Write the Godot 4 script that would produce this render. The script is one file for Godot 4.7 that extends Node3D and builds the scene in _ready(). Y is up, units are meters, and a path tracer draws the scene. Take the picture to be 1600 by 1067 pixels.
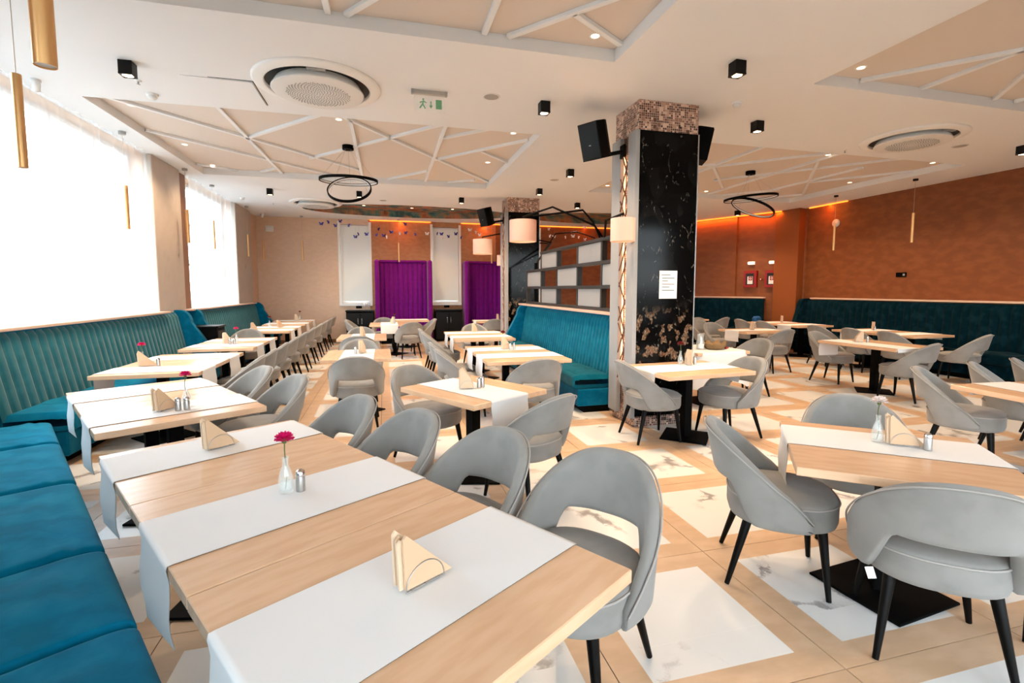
extends Node3D
# A restaurant hall. Axes: -Z runs along the window wall, X to the right, camera foot at the origin.

const HC := 3.46      # ceiling
const HT := 3.575      # tray ceilings
const TOP := 0.71     # table tops
const WL := -3.34     # window wall
const WB := -14.55    # back wall
const WR := 10.0      # right wall
const WF := 3.2       # wall behind the camera

var M := {}
var used := {}
var rng := RandomNumberGenerator.new()
var shared := {}

# ------------------------------------------------------------------ mesh helper
class MB:
	var v := PackedVector3Array()
	var n := PackedVector3Array()
	var uv := PackedVector2Array()
	var idx := PackedInt32Array()

	func vert(p: Vector3, nn: Vector3, t := Vector2.ZERO) -> int:
		v.append(p); n.append(nn); uv.append(t)
		return v.size() - 1

	func quad(a: Vector3, b: Vector3, c: Vector3, d: Vector3, out: Vector3, t := []) -> void:
		var nn := (b - a).cross(c - a).normalized()
		if nn.length() < 0.5:
			nn = (c - a).cross(d - a).normalized()
		var rev := nn.dot(out) < 0.0
		if rev:
			nn = -nn
		var t0: Vector2 = t[0] if t else Vector2.ZERO
		var t1: Vector2 = t[1] if t else Vector2.ZERO
		var t2: Vector2 = t[2] if t else Vector2.ZERO
		var t3: Vector2 = t[3] if t else Vector2.ZERO
		var i := vert(a, nn, t0)
		vert(b, nn, t1); vert(c, nn, t2); vert(d, nn, t3)
		if rev:
			idx.append_array(PackedInt32Array([i, i + 1, i + 2, i, i + 2, i + 3]))
		else:
			idx.append_array(PackedInt32Array([i, i + 2, i + 1, i, i + 3, i + 2]))

	func tri(a: Vector3, b: Vector3, c: Vector3, out: Vector3) -> void:
		var nn := (b - a).cross(c - a).normalized()
		var rev := nn.dot(out) < 0.0
		if rev:
			nn = -nn
		var i := vert(a, nn)
		vert(b, nn); vert(c, nn)
		idx.append_array(PackedInt32Array([i, i + 1, i + 2] if rev else [i, i + 2, i + 1]))

	func box(c: Vector3, s: Vector3, bev := 0.0, B := Basis()) -> MB:
		var h := s * 0.5
		bev = minf(bev, minf(h.x, minf(h.y, h.z)) * 0.98)
		for a in 3:
			var b1 := (a + 1) % 3
			var b2 := (a + 2) % 3
			for sa in [-1.0, 1.0]:
				var q := []
				for k in [[-1, -1], [1, -1], [1, 1], [-1, 1]]:
					var p := Vector3.ZERO
					p[a] = sa * h[a]; p[b1] = k[0] * (h[b1] - bev); p[b2] = k[1] * (h[b2] - bev)
					q.append(c + B * p)
				var o := Vector3.ZERO
				o[a] = sa
				quad(q[0], q[1], q[2], q[3], B * o)
			if bev > 0.0:
				for s1 in [-1.0, 1.0]:
					for s2 in [-1.0, 1.0]:
						var q := []
						for k in [[-1, 0], [1, 0], [1, 1], [-1, 1]]:
							var p := Vector3.ZERO
							p[a] = k[0] * (h[a] - bev)
							p[b1] = s1 * (h[b1] - (0.0 if k[1] == 0 else bev))
							p[b2] = s2 * (h[b2] - (bev if k[1] == 0 else 0.0))
							q.append(c + B * p)
						var o := Vector3.ZERO
						o[b1] = s1; o[b2] = s2
						quad(q[0], q[1], q[2], q[3], B * o)
		if bev > 0.0:
			for sx in [-1.0, 1.0]:
				for sy in [-1.0, 1.0]:
					for sz in [-1.0, 1.0]:
						var sg := Vector3(sx, sy, sz)
						var q := []
						for k in 3:
							var p := h - Vector3(bev, bev, bev)
							p[k] = h[k]
							q.append(c + B * (p * sg))
						tri(q[0], q[1], q[2], B * sg)
		return self

	# rows of points; smooth normals; hint: direction the surface faces (else away from its centre)
	func grid(P: Array, wu := false, wv := false, hint := Vector3.ZERO) -> MB:
		var R: int = P.size()
		var C: int = P[0].size()
		var nn := PackedVector3Array()
		nn.resize(R * C)
		var cen := Vector3.ZERO
		for i in R:
			for j in C:
				cen += P[i][j]
		cen /= R * C
		var base := v.size()
		for i in (R if wu else R - 1):
			for j in (C if wv else C - 1):
				var i2 := (i + 1) % R
				var j2 := (j + 1) % C
				var a: Vector3 = P[i][j]
				var b: Vector3 = P[i2][j]
				var c: Vector3 = P[i2][j2]
				var d: Vector3 = P[i][j2]
				var f := (c - a).cross(d - b)
				nn[i * C + j] += f; nn[i2 * C + j] += f; nn[i2 * C + j2] += f; nn[i * C + j2] += f
		var test := 0.0
		for i in R:
			for j in C:
				var p: Vector3 = P[i][j]
				test += nn[i * C + j].dot(hint if hint != Vector3.ZERO else p - cen)
		var sg := -1.0 if test < 0.0 else 1.0
		for i in R:
			for j in C:
				vert(P[i][j], (nn[i * C + j] * sg).normalized(), Vector2(float(j) / C, float(i) / R))
		for i in (R if wu else R - 1):
			for j in (C if wv else C - 1):
				var a := base + i * C + j
				var b := base + ((i + 1) % R) * C + j
				var c := base + ((i + 1) % R) * C + (j + 1) % C
				var d := base + i * C + (j + 1) % C
				if sg > 0.0:
					idx.append_array(PackedInt32Array([a, c, b, a, d, c]))
				else:
					idx.append_array(PackedInt32Array([a, b, c, a, c, d]))
		return self

	func lathe(prof: Array, seg := 16, o := Vector3.ZERO, B := Basis(), sx := 1.0, sz := 1.0) -> MB:
		var P := []
		for q in prof:
			var row := PackedVector3Array()
			for k in seg:
				var t := TAU * k / seg
				row.append(o + B * Vector3(cos(t) * q[0] * sx, q[1], sin(t) * q[0] * sz))
			P.append(row)
		return grid(P, false, true)

	func tube(path: Array, r0: float, seg := 8, r1 := -1.0, closed := false) -> MB:
		if r1 < 0.0:
			r1 = r0
		var m := path.size()
		var P := []
		var side := Vector3.ZERO
		for i in m:
			var t: Vector3
			if closed:
				t = (path[(i + 1) % m] - path[(i + m - 1) % m]).normalized()
			else:
				t = (path[mini(i + 1, m - 1)] - path[maxi(i - 1, 0)]).normalized()
			if side == Vector3.ZERO:
				side = t.cross(Vector3.UP if absf(t.y) < 0.9 else Vector3.RIGHT).normalized()
			side = (side - t * side.dot(t)).normalized()
			var bi := t.cross(side)
			var r := lerpf(r0, r1, float(i) / maxf(1.0, m - 1))
			var row := PackedVector3Array()
			for k in seg:
				var a := TAU * k / seg
				row.append(path[i] + (side * cos(a) + bi * sin(a)) * r)
			P.append(row)
		if not closed:
			var f := PackedVector3Array()
			var l := PackedVector3Array()
			for k in seg:
				f.append(path[0]); l.append(path[m - 1])
			P.push_front(f); P.append(l)
		return grid(P, closed, true)

	func prism(poly: PackedVector2Array, depth: float, X := Transform3D()) -> MB:
		var t := Geometry2D.triangulate_polygon(poly)
		for s in [-0.5, 0.5]:
			for k in range(0, t.size(), 3):
				var q := []
				for e in 3:
					var p := poly[t[k + e]]
					q.append(X * Vector3(p.x, p.y, depth * s))
				tri(q[0], q[1], q[2], X.basis * Vector3(0, 0, s))
		var cen := Vector2.ZERO
		for p in poly:
			cen += p / poly.size()
		var cw := Geometry2D.is_polygon_clockwise(poly)
		for k in poly.size():
			var a := poly[k]
			var b := poly[(k + 1) % poly.size()]
			var nn := (b - a).orthogonal() * (1.0 if cw else -1.0)
			if Geometry2D.is_point_in_polygon((a + b) * 0.5 + nn.normalized() * 0.001, poly):
				nn = -nn
			quad(X * Vector3(a.x, a.y, -depth / 2), X * Vector3(b.x, b.y, -depth / 2), X * Vector3(b.x, b.y, depth / 2), X * Vector3(a.x, a.y, depth / 2), X.basis * Vector3(nn.x, nn.y, 0))
		return self

	func mesh(mat: Material, into: ArrayMesh = null) -> ArrayMesh:
		var m := into if into else ArrayMesh.new()
		var a := []
		a.resize(Mesh.ARRAY_MAX)
		a[Mesh.ARRAY_VERTEX] = v; a[Mesh.ARRAY_NORMAL] = n; a[Mesh.ARRAY_TEX_UV] = uv; a[Mesh.ARRAY_INDEX] = idx
		m.add_surface_from_arrays(Mesh.PRIMITIVE_TRIANGLES, a)
		m.surface_set_material(m.get_surface_count() - 1, mat)
		return m

# ------------------------------------------------------------------ naming helpers
func numbered(s: String) -> String:
	used[s] = used.get(s, -1) + 1
	return s if used[s] == 0 else "%s_%03d" % [s, used[s]]

func obj(called: String, mb, mat: Material, parent: Node = null) -> MeshInstance3D:
	var o := MeshInstance3D.new()
	o.mesh = mb if mb is Mesh else mb.mesh(mat)
	if parent == null:
		o.name = numbered(called)
		add_child(o, true)
	else:
		o.name = called
		parent.add_child(o, true)
	return o

func tag(o: Node, label: String, category: String, group := "") -> Node:
	o.set_meta("label", label)
	o.set_meta("category", category)
	if group:
		o.set_meta("group", group)
	return o

func thing(called: String, label: String, category: String, at := Vector3.ZERO, turn := 0.0, group := "") -> Node3D:
	var o := Node3D.new()
	o.name = numbered(called)
	add_child(o, true)
	o.position = at
	o.rotation.y = turn
	tag(o, label, category, group)
	return o

func struct(called: String, mb, mat: Material, parent: Node = null) -> MeshInstance3D:
	var o := obj(called, mb, mat, parent)
	if parent == null:
		o.set_meta("kind", "structure")
	return o

func copy(src: Node3D, label: String, at: Vector3, turn := 0.0, group := "") -> Node3D:
	var base := String(src.name).rstrip("0123456789")
	if base.ends_with("_"):
		base = base.left(-1)
	var o: Node3D = src
	if src.has_meta("placed"):
		o = src.duplicate()
		o.name = numbered(base)
		add_child(o, true)
	src.set_meta("placed", true)
	o.position = at
	o.rotation.y = turn
	o.set_meta("label", label)
	if group:
		o.set_meta("group", group)
	return o

# ------------------------------------------------------------------ materials
func noise_tex(freq: float, cols: Array, offs: Array, w := 512, h := 512, seed_ := 1, kind := FastNoiseLite.FRACTAL_FBM, warp := 0.0, oct := 5) -> NoiseTexture2D:
	var f := FastNoiseLite.new()
	f.seed = seed_
	f.frequency = freq
	f.noise_type = FastNoiseLite.TYPE_SIMPLEX_SMOOTH
	f.fractal_type = kind
	f.fractal_octaves = oct
	if warp > 0.0:
		f.domain_warp_enabled = true
		f.domain_warp_amplitude = warp
		f.domain_warp_frequency = freq * 1.7
	var g := Gradient.new()
	g.offsets = PackedFloat32Array(offs)
	g.colors = PackedColorArray(cols)
	var t := NoiseTexture2D.new()
	t.width = w
	t.height = h
	t.seamless = true
	t.noise = f
	t.color_ramp = g
	return t

func bump_tex(freq: float, strength: float, seed_ := 3, w := 512) -> NoiseTexture2D:
	var t := noise_tex(freq, [Color.BLACK, Color.WHITE], [0.0, 1.0], w, w, seed_)
	t.color_ramp = null
	t.as_normal_map = true
	t.bump_strength = strength
	return t

func mat(c: Color, rough := 0.6, metal := 0.0) -> StandardMaterial3D:
	var m := StandardMaterial3D.new()
	m.albedo_color = c
	m.roughness = rough
	m.metallic = metal
	return m

func tri_mat(tex: Texture2D, scale: Vector3, rough: float, tint := Color.WHITE, world := false) -> StandardMaterial3D:
	var m := mat(tint, rough)
	m.albedo_texture = tex
	m.uv1_triplanar = true
	m.uv1_world_triplanar = world
	m.uv1_scale = scale
	m.uv1_offset = Vector3(0.5, 0.5, 0.5)
	return m

func velvet(c: Color, seed_: int, spread := 0.12, rim := 0.35) -> StandardMaterial3D:
	var t := noise_tex(0.008, [c.darkened(spread * 1.5), c, c.lightened(spread)], [0.25, 0.5, 0.75], 512, 512, seed_)
	var m := tri_mat(t, Vector3(1.1, 1.1, 1.1), 0.85)
	m.rim_enabled = true
	m.rim = rim
	m.rim_tint = 0.6
	m.metallic_specular = 0.12
	return m

func emit(c: Color, e: float) -> StandardMaterial3D:
	var m := mat(c, 0.5)
	m.emission_enabled = true
	m.emission = c
	m.emission_energy_multiplier = e
	return m

func make_materials() -> void:
	M.paint = mat(Color(0.885, 0.892, 0.895), 0.85)
	M.tray = mat(Color(0.825, 0.785, 0.745), 0.85)
	M.white = mat(Color(0.9, 0.9, 0.89), 0.5)
	M.white_gloss = mat(Color(0.88, 0.89, 0.89), 0.3)
	M.plastic = mat(Color(0.86, 0.86, 0.85), 0.45)
	M.grey = mat(Color(0.62, 0.62, 0.61), 0.5)
	M.slot = mat(Color(0.03, 0.03, 0.03), 0.6)
	M.black = mat(Color(0.025, 0.023, 0.022), 0.6)
	M.black.metallic_specular = 0.18
	M.black_satin = mat(Color(0.035, 0.03, 0.028), 0.4)
	M.black_satin.metallic_specular = 0.3
	M.leg = mat(Color(0.03, 0.024, 0.02), 0.4)
	M.leg.metallic_specular = 0.25
	M.brass = mat(Color(0.86, 0.68, 0.46), 0.32, 0.75)
	M.chrome = mat(Color(0.78, 0.77, 0.76), 0.25, 1.0)
	M.steel = mat(Color(0.7, 0.69, 0.68), 0.35, 0.9)
	M.cord = mat(Color(0.75, 0.68, 0.6), 0.5)
	M.paper = mat(Color(0.92, 0.91, 0.9), 0.8)
	M.ink = mat(Color(0.3, 0.3, 0.32), 0.8)
	M.cloth = mat(Color(0.9, 0.895, 0.89), 0.85)
	M.napkin = mat(Color(0.86, 0.755, 0.64), 0.85)
	M.napkin_b = mat(Color(0.81, 0.68, 0.55), 0.85)
	M.oak = tri_mat(noise_tex(0.012, [Color(0.85, 0.69, 0.55), Color(0.865, 0.71, 0.57), Color(0.875, 0.725, 0.59)], [0.3, 0.5, 0.72], 512, 512, 11), Vector3(0.5, 2.6, 2.6), 0.26)
	M.velvet_grey = velvet(Color(0.545, 0.535, 0.52), 21, 0.035, 0.45)
	M.piping = mat(Color(0.62, 0.6, 0.58), 0.7)
	M.teal = velvet(Color(0.0, 0.455, 0.59), 22, 0.06, 0.12)
	M.teal_back = velvet(Color(0.15, 0.4, 0.44), 23, 0.04, 0.5)
	M.teal_side = velvet(Color(0.0, 0.39, 0.52), 24, 0.05, 0.12)
	M.teal_dark = velvet(Color(0.0, 0.115, 0.15), 26, 0.05, 0.05)
	M.teal_div = velvet(Color(0.02, 0.39, 0.475), 27, 0.05, 0.15)
	M.purple = velvet(Color(0.43, 0.055, 0.46), 25, 0.02, 0.25)
	M.wallpaper = tri_mat(noise_tex(0.03, [Color(0.82, 0.695, 0.59), Color(0.83, 0.705, 0.6), Color(0.84, 0.715, 0.61)], [0.3, 0.5, 0.72], 512, 512, 31), Vector3(0.3, 0.55, 0.3), 0.6, Color.WHITE, true)
	M.wallpaper_mid = tri_mat(noise_tex(0.03, [Color(0.645, 0.44, 0.29), Color(0.665, 0.46, 0.305), Color(0.685, 0.485, 0.33)], [0.3, 0.5, 0.72], 512, 512, 36), Vector3(0.3, 0.55, 0.3), 0.6, Color.WHITE, true)
	M.copper = tri_mat(noise_tex(0.02, [Color(0.475, 0.25, 0.1), Color(0.5, 0.27, 0.112), Color(0.525, 0.295, 0.135)], [0.28, 0.52, 0.75], 512, 512, 32), Vector3(0.3, 0.55, 0.3), 0.55, Color.WHITE, true)
	M.copper_plain = mat(Color(0.53, 0.27, 0.07), 0.6)
	M.stone = tri_mat(noise_tex(0.006, [Color(0.45, 0.4, 0.35), Color(0.7, 0.655, 0.61), Color(0.73, 0.685, 0.64), Color(0.71, 0.665, 0.62)], [0.0, 0.06, 0.4, 1.0], 512, 512, 33, FastNoiseLite.FRACTAL_RIDGED, 18.0, 2), Vector3(0.5, 0.5, 0.5), 0.4, Color.WHITE, true)
	M.brown_panel = mat(Color(0.5, 0.35, 0.24), 0.55)
	M.ledge = mat(Color(0.82, 0.7, 0.62), 0.5)
	M.grout = mat(Color(0.23, 0.18, 0.145), 0.9)
	M.tile_frame = tri_mat(noise_tex(0.01, [Color(0.82, 0.685, 0.55), Color(0.84, 0.705, 0.575), Color(0.86, 0.73, 0.6)], [0.3, 0.5, 0.75], 512, 512, 41), Vector3(0.6, 0.6, 1.4), 0.3, Color.WHITE, true)
	M.tile_marble = tile_marble_mat()
	M.mosaic = mosaic_mat()
	M.black_marble = black_marble_mat()
	M.mural = tri_mat(noise_tex(0.006, [Color(0.5, 0.26, 0.13), Color(0.74, 0.47, 0.32), Color(0.32, 0.48, 0.45), Color(0.16, 0.32, 0.33), Color(0.75, 0.52, 0.36)], [0.2, 0.4, 0.52, 0.64, 0.85], 512, 512, 52, FastNoiseLite.FRACTAL_FBM, 30.0), Vector3(0.3, 0.3, 0.7), 0.7, Color.WHITE, true)
	M.frame_dark = mat(Color(0.16, 0.15, 0.14), 0.5)
	M.panel_white = mat(Color(0.6, 0.6, 0.595), 0.5)
	M.sticks = mat(Color(0.3, 0.18, 0.12), 0.6)
	M.red = mat(Color(0.55, 0.06, 0.05), 0.4)
	M.green = mat(Color(0.42, 0.66, 0.5), 0.5)
	M.magenta = mat(Color(0.86, 0.03, 0.42), 0.7)
	M.dark_red = mat(Color(0.5, 0.03, 0.09), 0.7)
	M.petal_white = mat(Color(0.95, 0.9, 0.88), 0.7)
	M.stem = mat(Color(0.33, 0.37, 0.2), 0.7)
	M.basket = mat(Color(0.5, 0.39, 0.25), 0.85)
	M.violet = mat(Color(0.2, 0.14, 0.5), 0.6)
	M.shade = mat(Color(0.88, 0.8, 0.75), 0.85)
	M.shade.backlight_enabled = true
	M.shade.backlight = Color(0.75, 0.6, 0.48)
	M.curtain = mat(Color(0.97, 0.985, 0.985, 0.27), 1.0)
	M.curtain.transparency = BaseMaterial3D.TRANSPARENCY_ALPHA
	M.curtain.backlight_enabled = true
	M.curtain.backlight = Color(1.0, 1.0, 1.0)
	M.curtain.cull_mode = BaseMaterial3D.CULL_DISABLED
	M.blind = mat(Color(0.9, 0.92, 0.91), 0.9)
	M.blind.backlight_enabled = true
	M.blind.backlight = Color(0.25, 0.26, 0.26)
	M.pane = mat(Color(0.9, 0.96, 0.96, 0.06), 0.02)
	M.pane.transparency = BaseMaterial3D.TRANSPARENCY_ALPHA
	M.glass = mat(Color(0.93, 0.96, 0.95, 0.16), 0.04)
	M.glass.transparency = BaseMaterial3D.TRANSPARENCY_ALPHA
	M.acrylic = mat(Color(0.9, 0.95, 0.92, 0.12), 0.05)
	M.acrylic.transparency = BaseMaterial3D.TRANSPARENCY_ALPHA
	M.bulb = emit(Color(1.0, 0.87, 0.7), 6.0)
	M.bulb_soft = emit(Color(1.0, 0.85, 0.68), 1.5)
	M.led = emit(Color(1.0, 0.78, 0.58), 2.2)
	M.orange_led = emit(Color(1.0, 0.5, 0.14), 3.0)
	M.ground_out = mat(Color(0.42, 0.43, 0.43), 0.9)
	M.facade = mat(Color(0.66, 0.67, 0.67), 0.8)

func mosaic_mat() -> StandardMaterial3D:
	var im := Image.create(512, 512, false, Image.FORMAT_RGB8)
	im.fill(Color(0.8, 0.69, 0.62))
	var pal := [Color(0.72, 0.58, 0.5), Color(0.3, 0.18, 0.15), Color(0.16, 0.1, 0.09), Color(0.85, 0.74, 0.66), Color(0.5, 0.36, 0.3), Color(0.62, 0.47, 0.4), Color(0.38, 0.25, 0.2)]
	var r := RandomNumberGenerator.new()
	r.seed = 9
	for y in 32:
		for x in 32:
			im.fill_rect(Rect2i(x * 16 + 1, y * 16 + 1, 13, 13), pal[r.randi() % pal.size()])
	for k in 60:
		var x := r.randi() % 31
		var y := r.randi() % 31
		im.fill_rect(Rect2i(x * 16 + 1, y * 16 + 1, 29, 29), pal[r.randi() % pal.size()])
	var m := tri_mat(ImageTexture.create_from_image(im), Vector3(1.35, 1.35, 1.35), 0.3, Color.WHITE, true)
	return m

func tile_marble_mat() -> StandardMaterial3D:
	# white porcelain with branching grey veins that thicken into smoky patches
	var n := 640
	var im := Image.create(n, n, false, Image.FORMAT_RGB8)
	var a := FastNoiseLite.new()
	a.seed = 31; a.frequency = 0.0075; a.fractal_type = FastNoiseLite.FRACTAL_RIDGED; a.fractal_octaves = 3; a.fractal_gain = 0.35
	a.domain_warp_enabled = true; a.domain_warp_amplitude = 45.0; a.domain_warp_frequency = 0.009
	var c := FastNoiseLite.new()
	c.seed = 12; c.frequency = 0.006; c.fractal_octaves = 3
	for y in n:
		for x in n:
			var v := a.get_noise_2d(x, y)
			var k := c.get_noise_2d(x + 300, y)
			var thin := smoothstep(0.70, 0.88, v) * smoothstep(-0.1, 0.15, k)
			var smoke := smoothstep(0.45, 0.8, v) * smoothstep(0.18, 0.42, k)
			var col := Color(0.925, 0.915, 0.9).lerp(Color(0.56, 0.54, 0.53), clampf(thin * 0.75, 0.0, 1.0))
			col = col.lerp(Color(0.62, 0.59, 0.57), smoke * 0.6)
			im.set_pixel(x, y, col)
	im.resize(1280, 1280, Image.INTERPOLATE_CUBIC)
	return tri_mat(ImageTexture.create_from_image(im), Vector3(0.29, 0.29, 0.29), 0.22, Color.WHITE, true)

func black_marble_mat() -> StandardMaterial3D:
	var w := 320
	var h := 1024
	var im := Image.create(w, h, false, Image.FORMAT_RGB8)
	var a := FastNoiseLite.new()
	a.seed = 4; a.frequency = 0.012; a.fractal_type = FastNoiseLite.FRACTAL_RIDGED; a.fractal_octaves = 3
	a.domain_warp_enabled = true; a.domain_warp_amplitude = 40.0; a.domain_warp_frequency = 0.01
	var b := FastNoiseLite.new()
	b.seed = 8; b.frequency = 0.016; b.fractal_octaves = 4
	var c := FastNoiseLite.new()
	c.seed = 15; c.frequency = 0.006; c.fractal_octaves = 2
	for y in h:
		for x in w:
			var t := float(y) / h                      # 0 at the top of the slab
			var col := Color(0.022, 0.021, 0.02)
			var vein := smoothstep(0.66, 0.9, a.get_noise_2d(x * 1.3, y * 1.0)) * smoothstep(-0.15, 0.2, c.get_noise_2d(x * 1.5, y * 1.5 + 500))
			col = col.lerp(Color(0.55, 0.54, 0.52), vein * 0.75)
			var haze := smoothstep(0.1, 0.5, c.get_noise_2d(x + 900, y)) * 0.06
			col = col.lerp(Color(0.6, 0.62, 0.62), haze)
			var band := smoothstep(0.58, 0.66, t) * (1.0 - smoothstep(0.8, 0.85, t))
			var n1 := b.get_noise_2d(x, y)
			var blot := band * smoothstep(0.1, 0.22, n1 + 0.28 * c.get_noise_2d(x * 2, y * 2))
			var tone := Color(0.62, 0.42, 0.3).lerp(Color(0.75, 0.66, 0.55), clampf(b.get_noise_2d(x * 3 + 77, y * 3) + 0.5, 0.0, 1.0))
			col = col.lerp(tone, blot * (0.55 + 0.45 * b.get_noise_2d(x * 5, y * 5 + 40)))
			im.set_pixel(x, y, col)
	var m := mat(Color.WHITE, 0.1)
	m.metallic_specular = 0.22
	m.albedo_texture = ImageTexture.create_from_image(im)
	return m

# ------------------------------------------------------------------ lights
func spot(parent: Node3D, at: Vector3, e: float, c: Color, ang := 52.0, size := 0.05) -> void:
	var s := SpotLight3D.new()
	s.name = "beam"
	s.light_color = c
	s.light_energy = e
	s.spot_angle = ang
	s.spot_angle_attenuation = 0.8
	s.spot_range = 14.0
	s.spot_attenuation = 2.0
	s.light_size = size
	s.shadow_enabled = true
	s.rotation_degrees.x = -90
	s.position = at
	parent.add_child(s, true)

func area(nm: String, at: Vector3, dir: Vector3, size: Vector2, e: float, c: Color, parent: Node3D = self) -> void:
	var a := AreaLight3D.new()
	a.name = nm
	a.area_size = size
	a.light_color = c
	a.light_energy = e
	a.area_range = 16.0
	a.area_attenuation = 2.0
	a.shadow_enabled = true
	parent.add_child(a, true)
	a.position = at
	a.basis = Basis.looking_at(dir, Vector3.UP if absf(dir.y) < 0.9 else Vector3.RIGHT)

# ------------------------------------------------------------------ _ready
func _ready() -> void:
	rng.seed = 7
	# camera: level sensor shifted a little, looking slightly right of the room's long axis
	var cam := Camera3D.new()
	cam.name = "camera"
	cam.projection = Camera3D.PROJECTION_FRUSTUM
	cam.near = 0.05
	cam.far = 120.0
	cam.keep_aspect = Camera3D.KEEP_HEIGHT
	cam.size = 0.05 * 1067.0 / 761.0
	cam.frustum_offset = Vector2(0.0, -0.05 * 19.5 / 761.0)
	add_child(cam)
	cam.position = Vector3(0, 1.5, 0)
	cam.rotation = Vector3(-atan(62.0 / 761.0), -deg_to_rad(14.6796), 0)
	cam.current = true

	var env := Environment.new()
	env.background_mode = Environment.BG_SKY
	var sky := Sky.new()
	var sm := ProceduralSkyMaterial.new()
	sm.sky_top_color = Color(0.84, 0.92, 0.98)
	sm.sky_horizon_color = Color(0.93, 0.97, 0.98)
	sm.ground_horizon_color = Color(0.5, 0.52, 0.52)
	sm.ground_bottom_color = Color(0.3, 0.31, 0.31)
	sky.sky_material = sm
	env.sky = sky
	env.background_energy_multiplier = 13.0
	env.tonemap_mode = Environment.TONE_MAPPER_LINEAR
	env.tonemap_exposure = 1.15
	env.sdfgi_enabled = true
	env.ssao_enabled = true
	env.ssil_enabled = true
	var we := WorldEnvironment.new()
	we.name = "world_environment"
	we.environment = env
	add_child(we)

	make_materials()
	build_shell()
	build_ceiling()
	build_floor()
	build_windows()
	build_pillars()
	build_benches()
	build_divider()
	build_back_wall()
	build_right_side()
	build_tables()
	build_chairs()
	build_ceiling_fittings()
	build_lamps()
	build_butterflies()
	build_details()

# ------------------------------------------------------------------ shell
func build_shell() -> void:
	# window wall: openings between the piers
	var w := MB.new()
	var sill := 1.12
	w.box(Vector3(WL - 0.15, sill / 2, (WF + WB) / 2), Vector3(0.3, sill, WF - WB))
	w.box(Vector3(WL - 0.15, 3.65, (WF + WB) / 2), Vector3(0.3, 0.39, WF - WB))
	for s in [[-14.7, -12.45], [-9.74, -8.33], [-3.2, -0.2], [2.2, 3.4]]:
		w.box(Vector3(WL - 0.15, 2.3, (s[0] + s[1]) / 2), Vector3(0.3, 2.6, s[1] - s[0]))
	struct("wall_left", w, M.wallpaper)
	# piers: pale stone cladding and a darker brown strip
	struct("trim_1", MB.new().box(Vector3(WL + 0.04, HC / 2, -8.84), Vector3(0.14, HC, 1.0), 0.008), M.stone)
	struct("trim_2", MB.new().box(Vector3(WL + 0.02, HC / 2, -9.55), Vector3(0.06, HC, 0.4), 0.004), M.brown_panel)
	struct("trim_3", MB.new().box(Vector3(WL + 0.04, HC / 2, -13.1), Vector3(0.14, HC, 1.28), 0.008), M.stone)
	struct("trim_4", MB.new().box(Vector3(WL + 0.02, HC / 2, -14.15), Vector3(0.06, HC, 0.8), 0.004), M.wallpaper)
	# back wall with window holes
	var b := MB.new()
	var b2 := MB.new()
	var b3 := MB.new()
	var z := WB - 0.15
	b.box(Vector3(-2.425, 1.85, z), Vector3(2.55, 3.7, 0.3))
	b2.box(Vector3(0.51, 1.85, z), Vector3(1.8, 3.7, 0.3))
	b2.box(Vector3(2.735, 1.85, z), Vector3(1.13, 3.7, 0.3))
	b3.box(Vector3(3.6, 1.85, z), Vector3(0.6, 3.7, 0.3))
	b3.box(Vector3(6.63, 1.85, z), Vector3(3.94, 3.7, 0.3))
	var k := 0
	for s in [[-1.15, -0.39], [1.41, 2.17], [3.9, 4.66]]:
		var m: MB = [b, b2, b3][k]
		m.box(Vector3((s[0] + s[1]) / 2, 0.55, z), Vector3(s[1] - s[0], 1.1, 0.3))
		m.box(Vector3((s[0] + s[1]) / 2, 3.5, z), Vector3(s[1] - s[0], 0.36, 0.3))
		k += 1
	struct("wall_back", b, M.wallpaper)
	struct("wall_back_middle", b2, M.wallpaper_mid)
	struct("wall_back_right", b3, M.copper)
	# right wall, straight then turning towards the back
	struct("wall_right", MB.new().box(Vector3(WR + 0.12, 1.85, (WF - 9.9) / 2), Vector3(0.24, 3.7, WF + 9.9)), M.copper)
	var p0 := Vector3(9.98, 0, -9.85)
	var p1 := Vector3(7.8, 0, -14.6)
	var d := (p1 - p0).normalized()
	var nn := Vector3(d.z, 0, -d.x)      # points into the room
	if nn.x > 0.0:
		nn = -nn
	var B := Basis(d, Vector3.UP, d.cross(Vector3.UP))
	var ln := p0.distance_to(p1)
	struct("wall_right_back", MB.new().box((p0 + p1) / 2 - nn * 0.12 + Vector3(0, 1.85, 0), Vector3(ln + 0.1, 3.7, 0.24), 0.0, B), M.copper)
	struct("trim_5", MB.new().box(p0 + d * 3.45 + nn * 0.03 + Vector3(0, 1.85, 0), Vector3(3.6, 3.7, 0.1), 0.0, B), M.copper)
	# pilaster in plain orange paint
	struct("trim_6", MB.new().box(Vector3(9.93, HC / 2, -10.15), Vector3(0.5, HC, 0.62), 0.006, Basis(Vector3.UP, 0.2)), M.copper_plain)
	# wall behind the camera, with wide windows
	var f := MB.new()
	z = WF + 0.15
	f.box(Vector3(3.4, 0.25, z), Vector3(13.9, 0.5, 0.3))
	f.box(Vector3(3.4, 3.5, z), Vector3(13.9, 0.4, 0.3))
	for s in [[-3.6, -2.4], [0.4, 1.4], [4.2, 5.2], [8.0, 10.3]]:
		f.box(Vector3((s[0] + s[1]) / 2, 1.85, z), Vector3(s[1] - s[0], 3.7, 0.3))
	struct("wall_front", f, M.wallpaper)
	struct("baseboard_back", MB.new().box(Vector3(2.3, 0.05, WB + 0.02), Vector3(11.0, 0.1, 0.03), 0.003), M.brown_panel)

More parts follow.
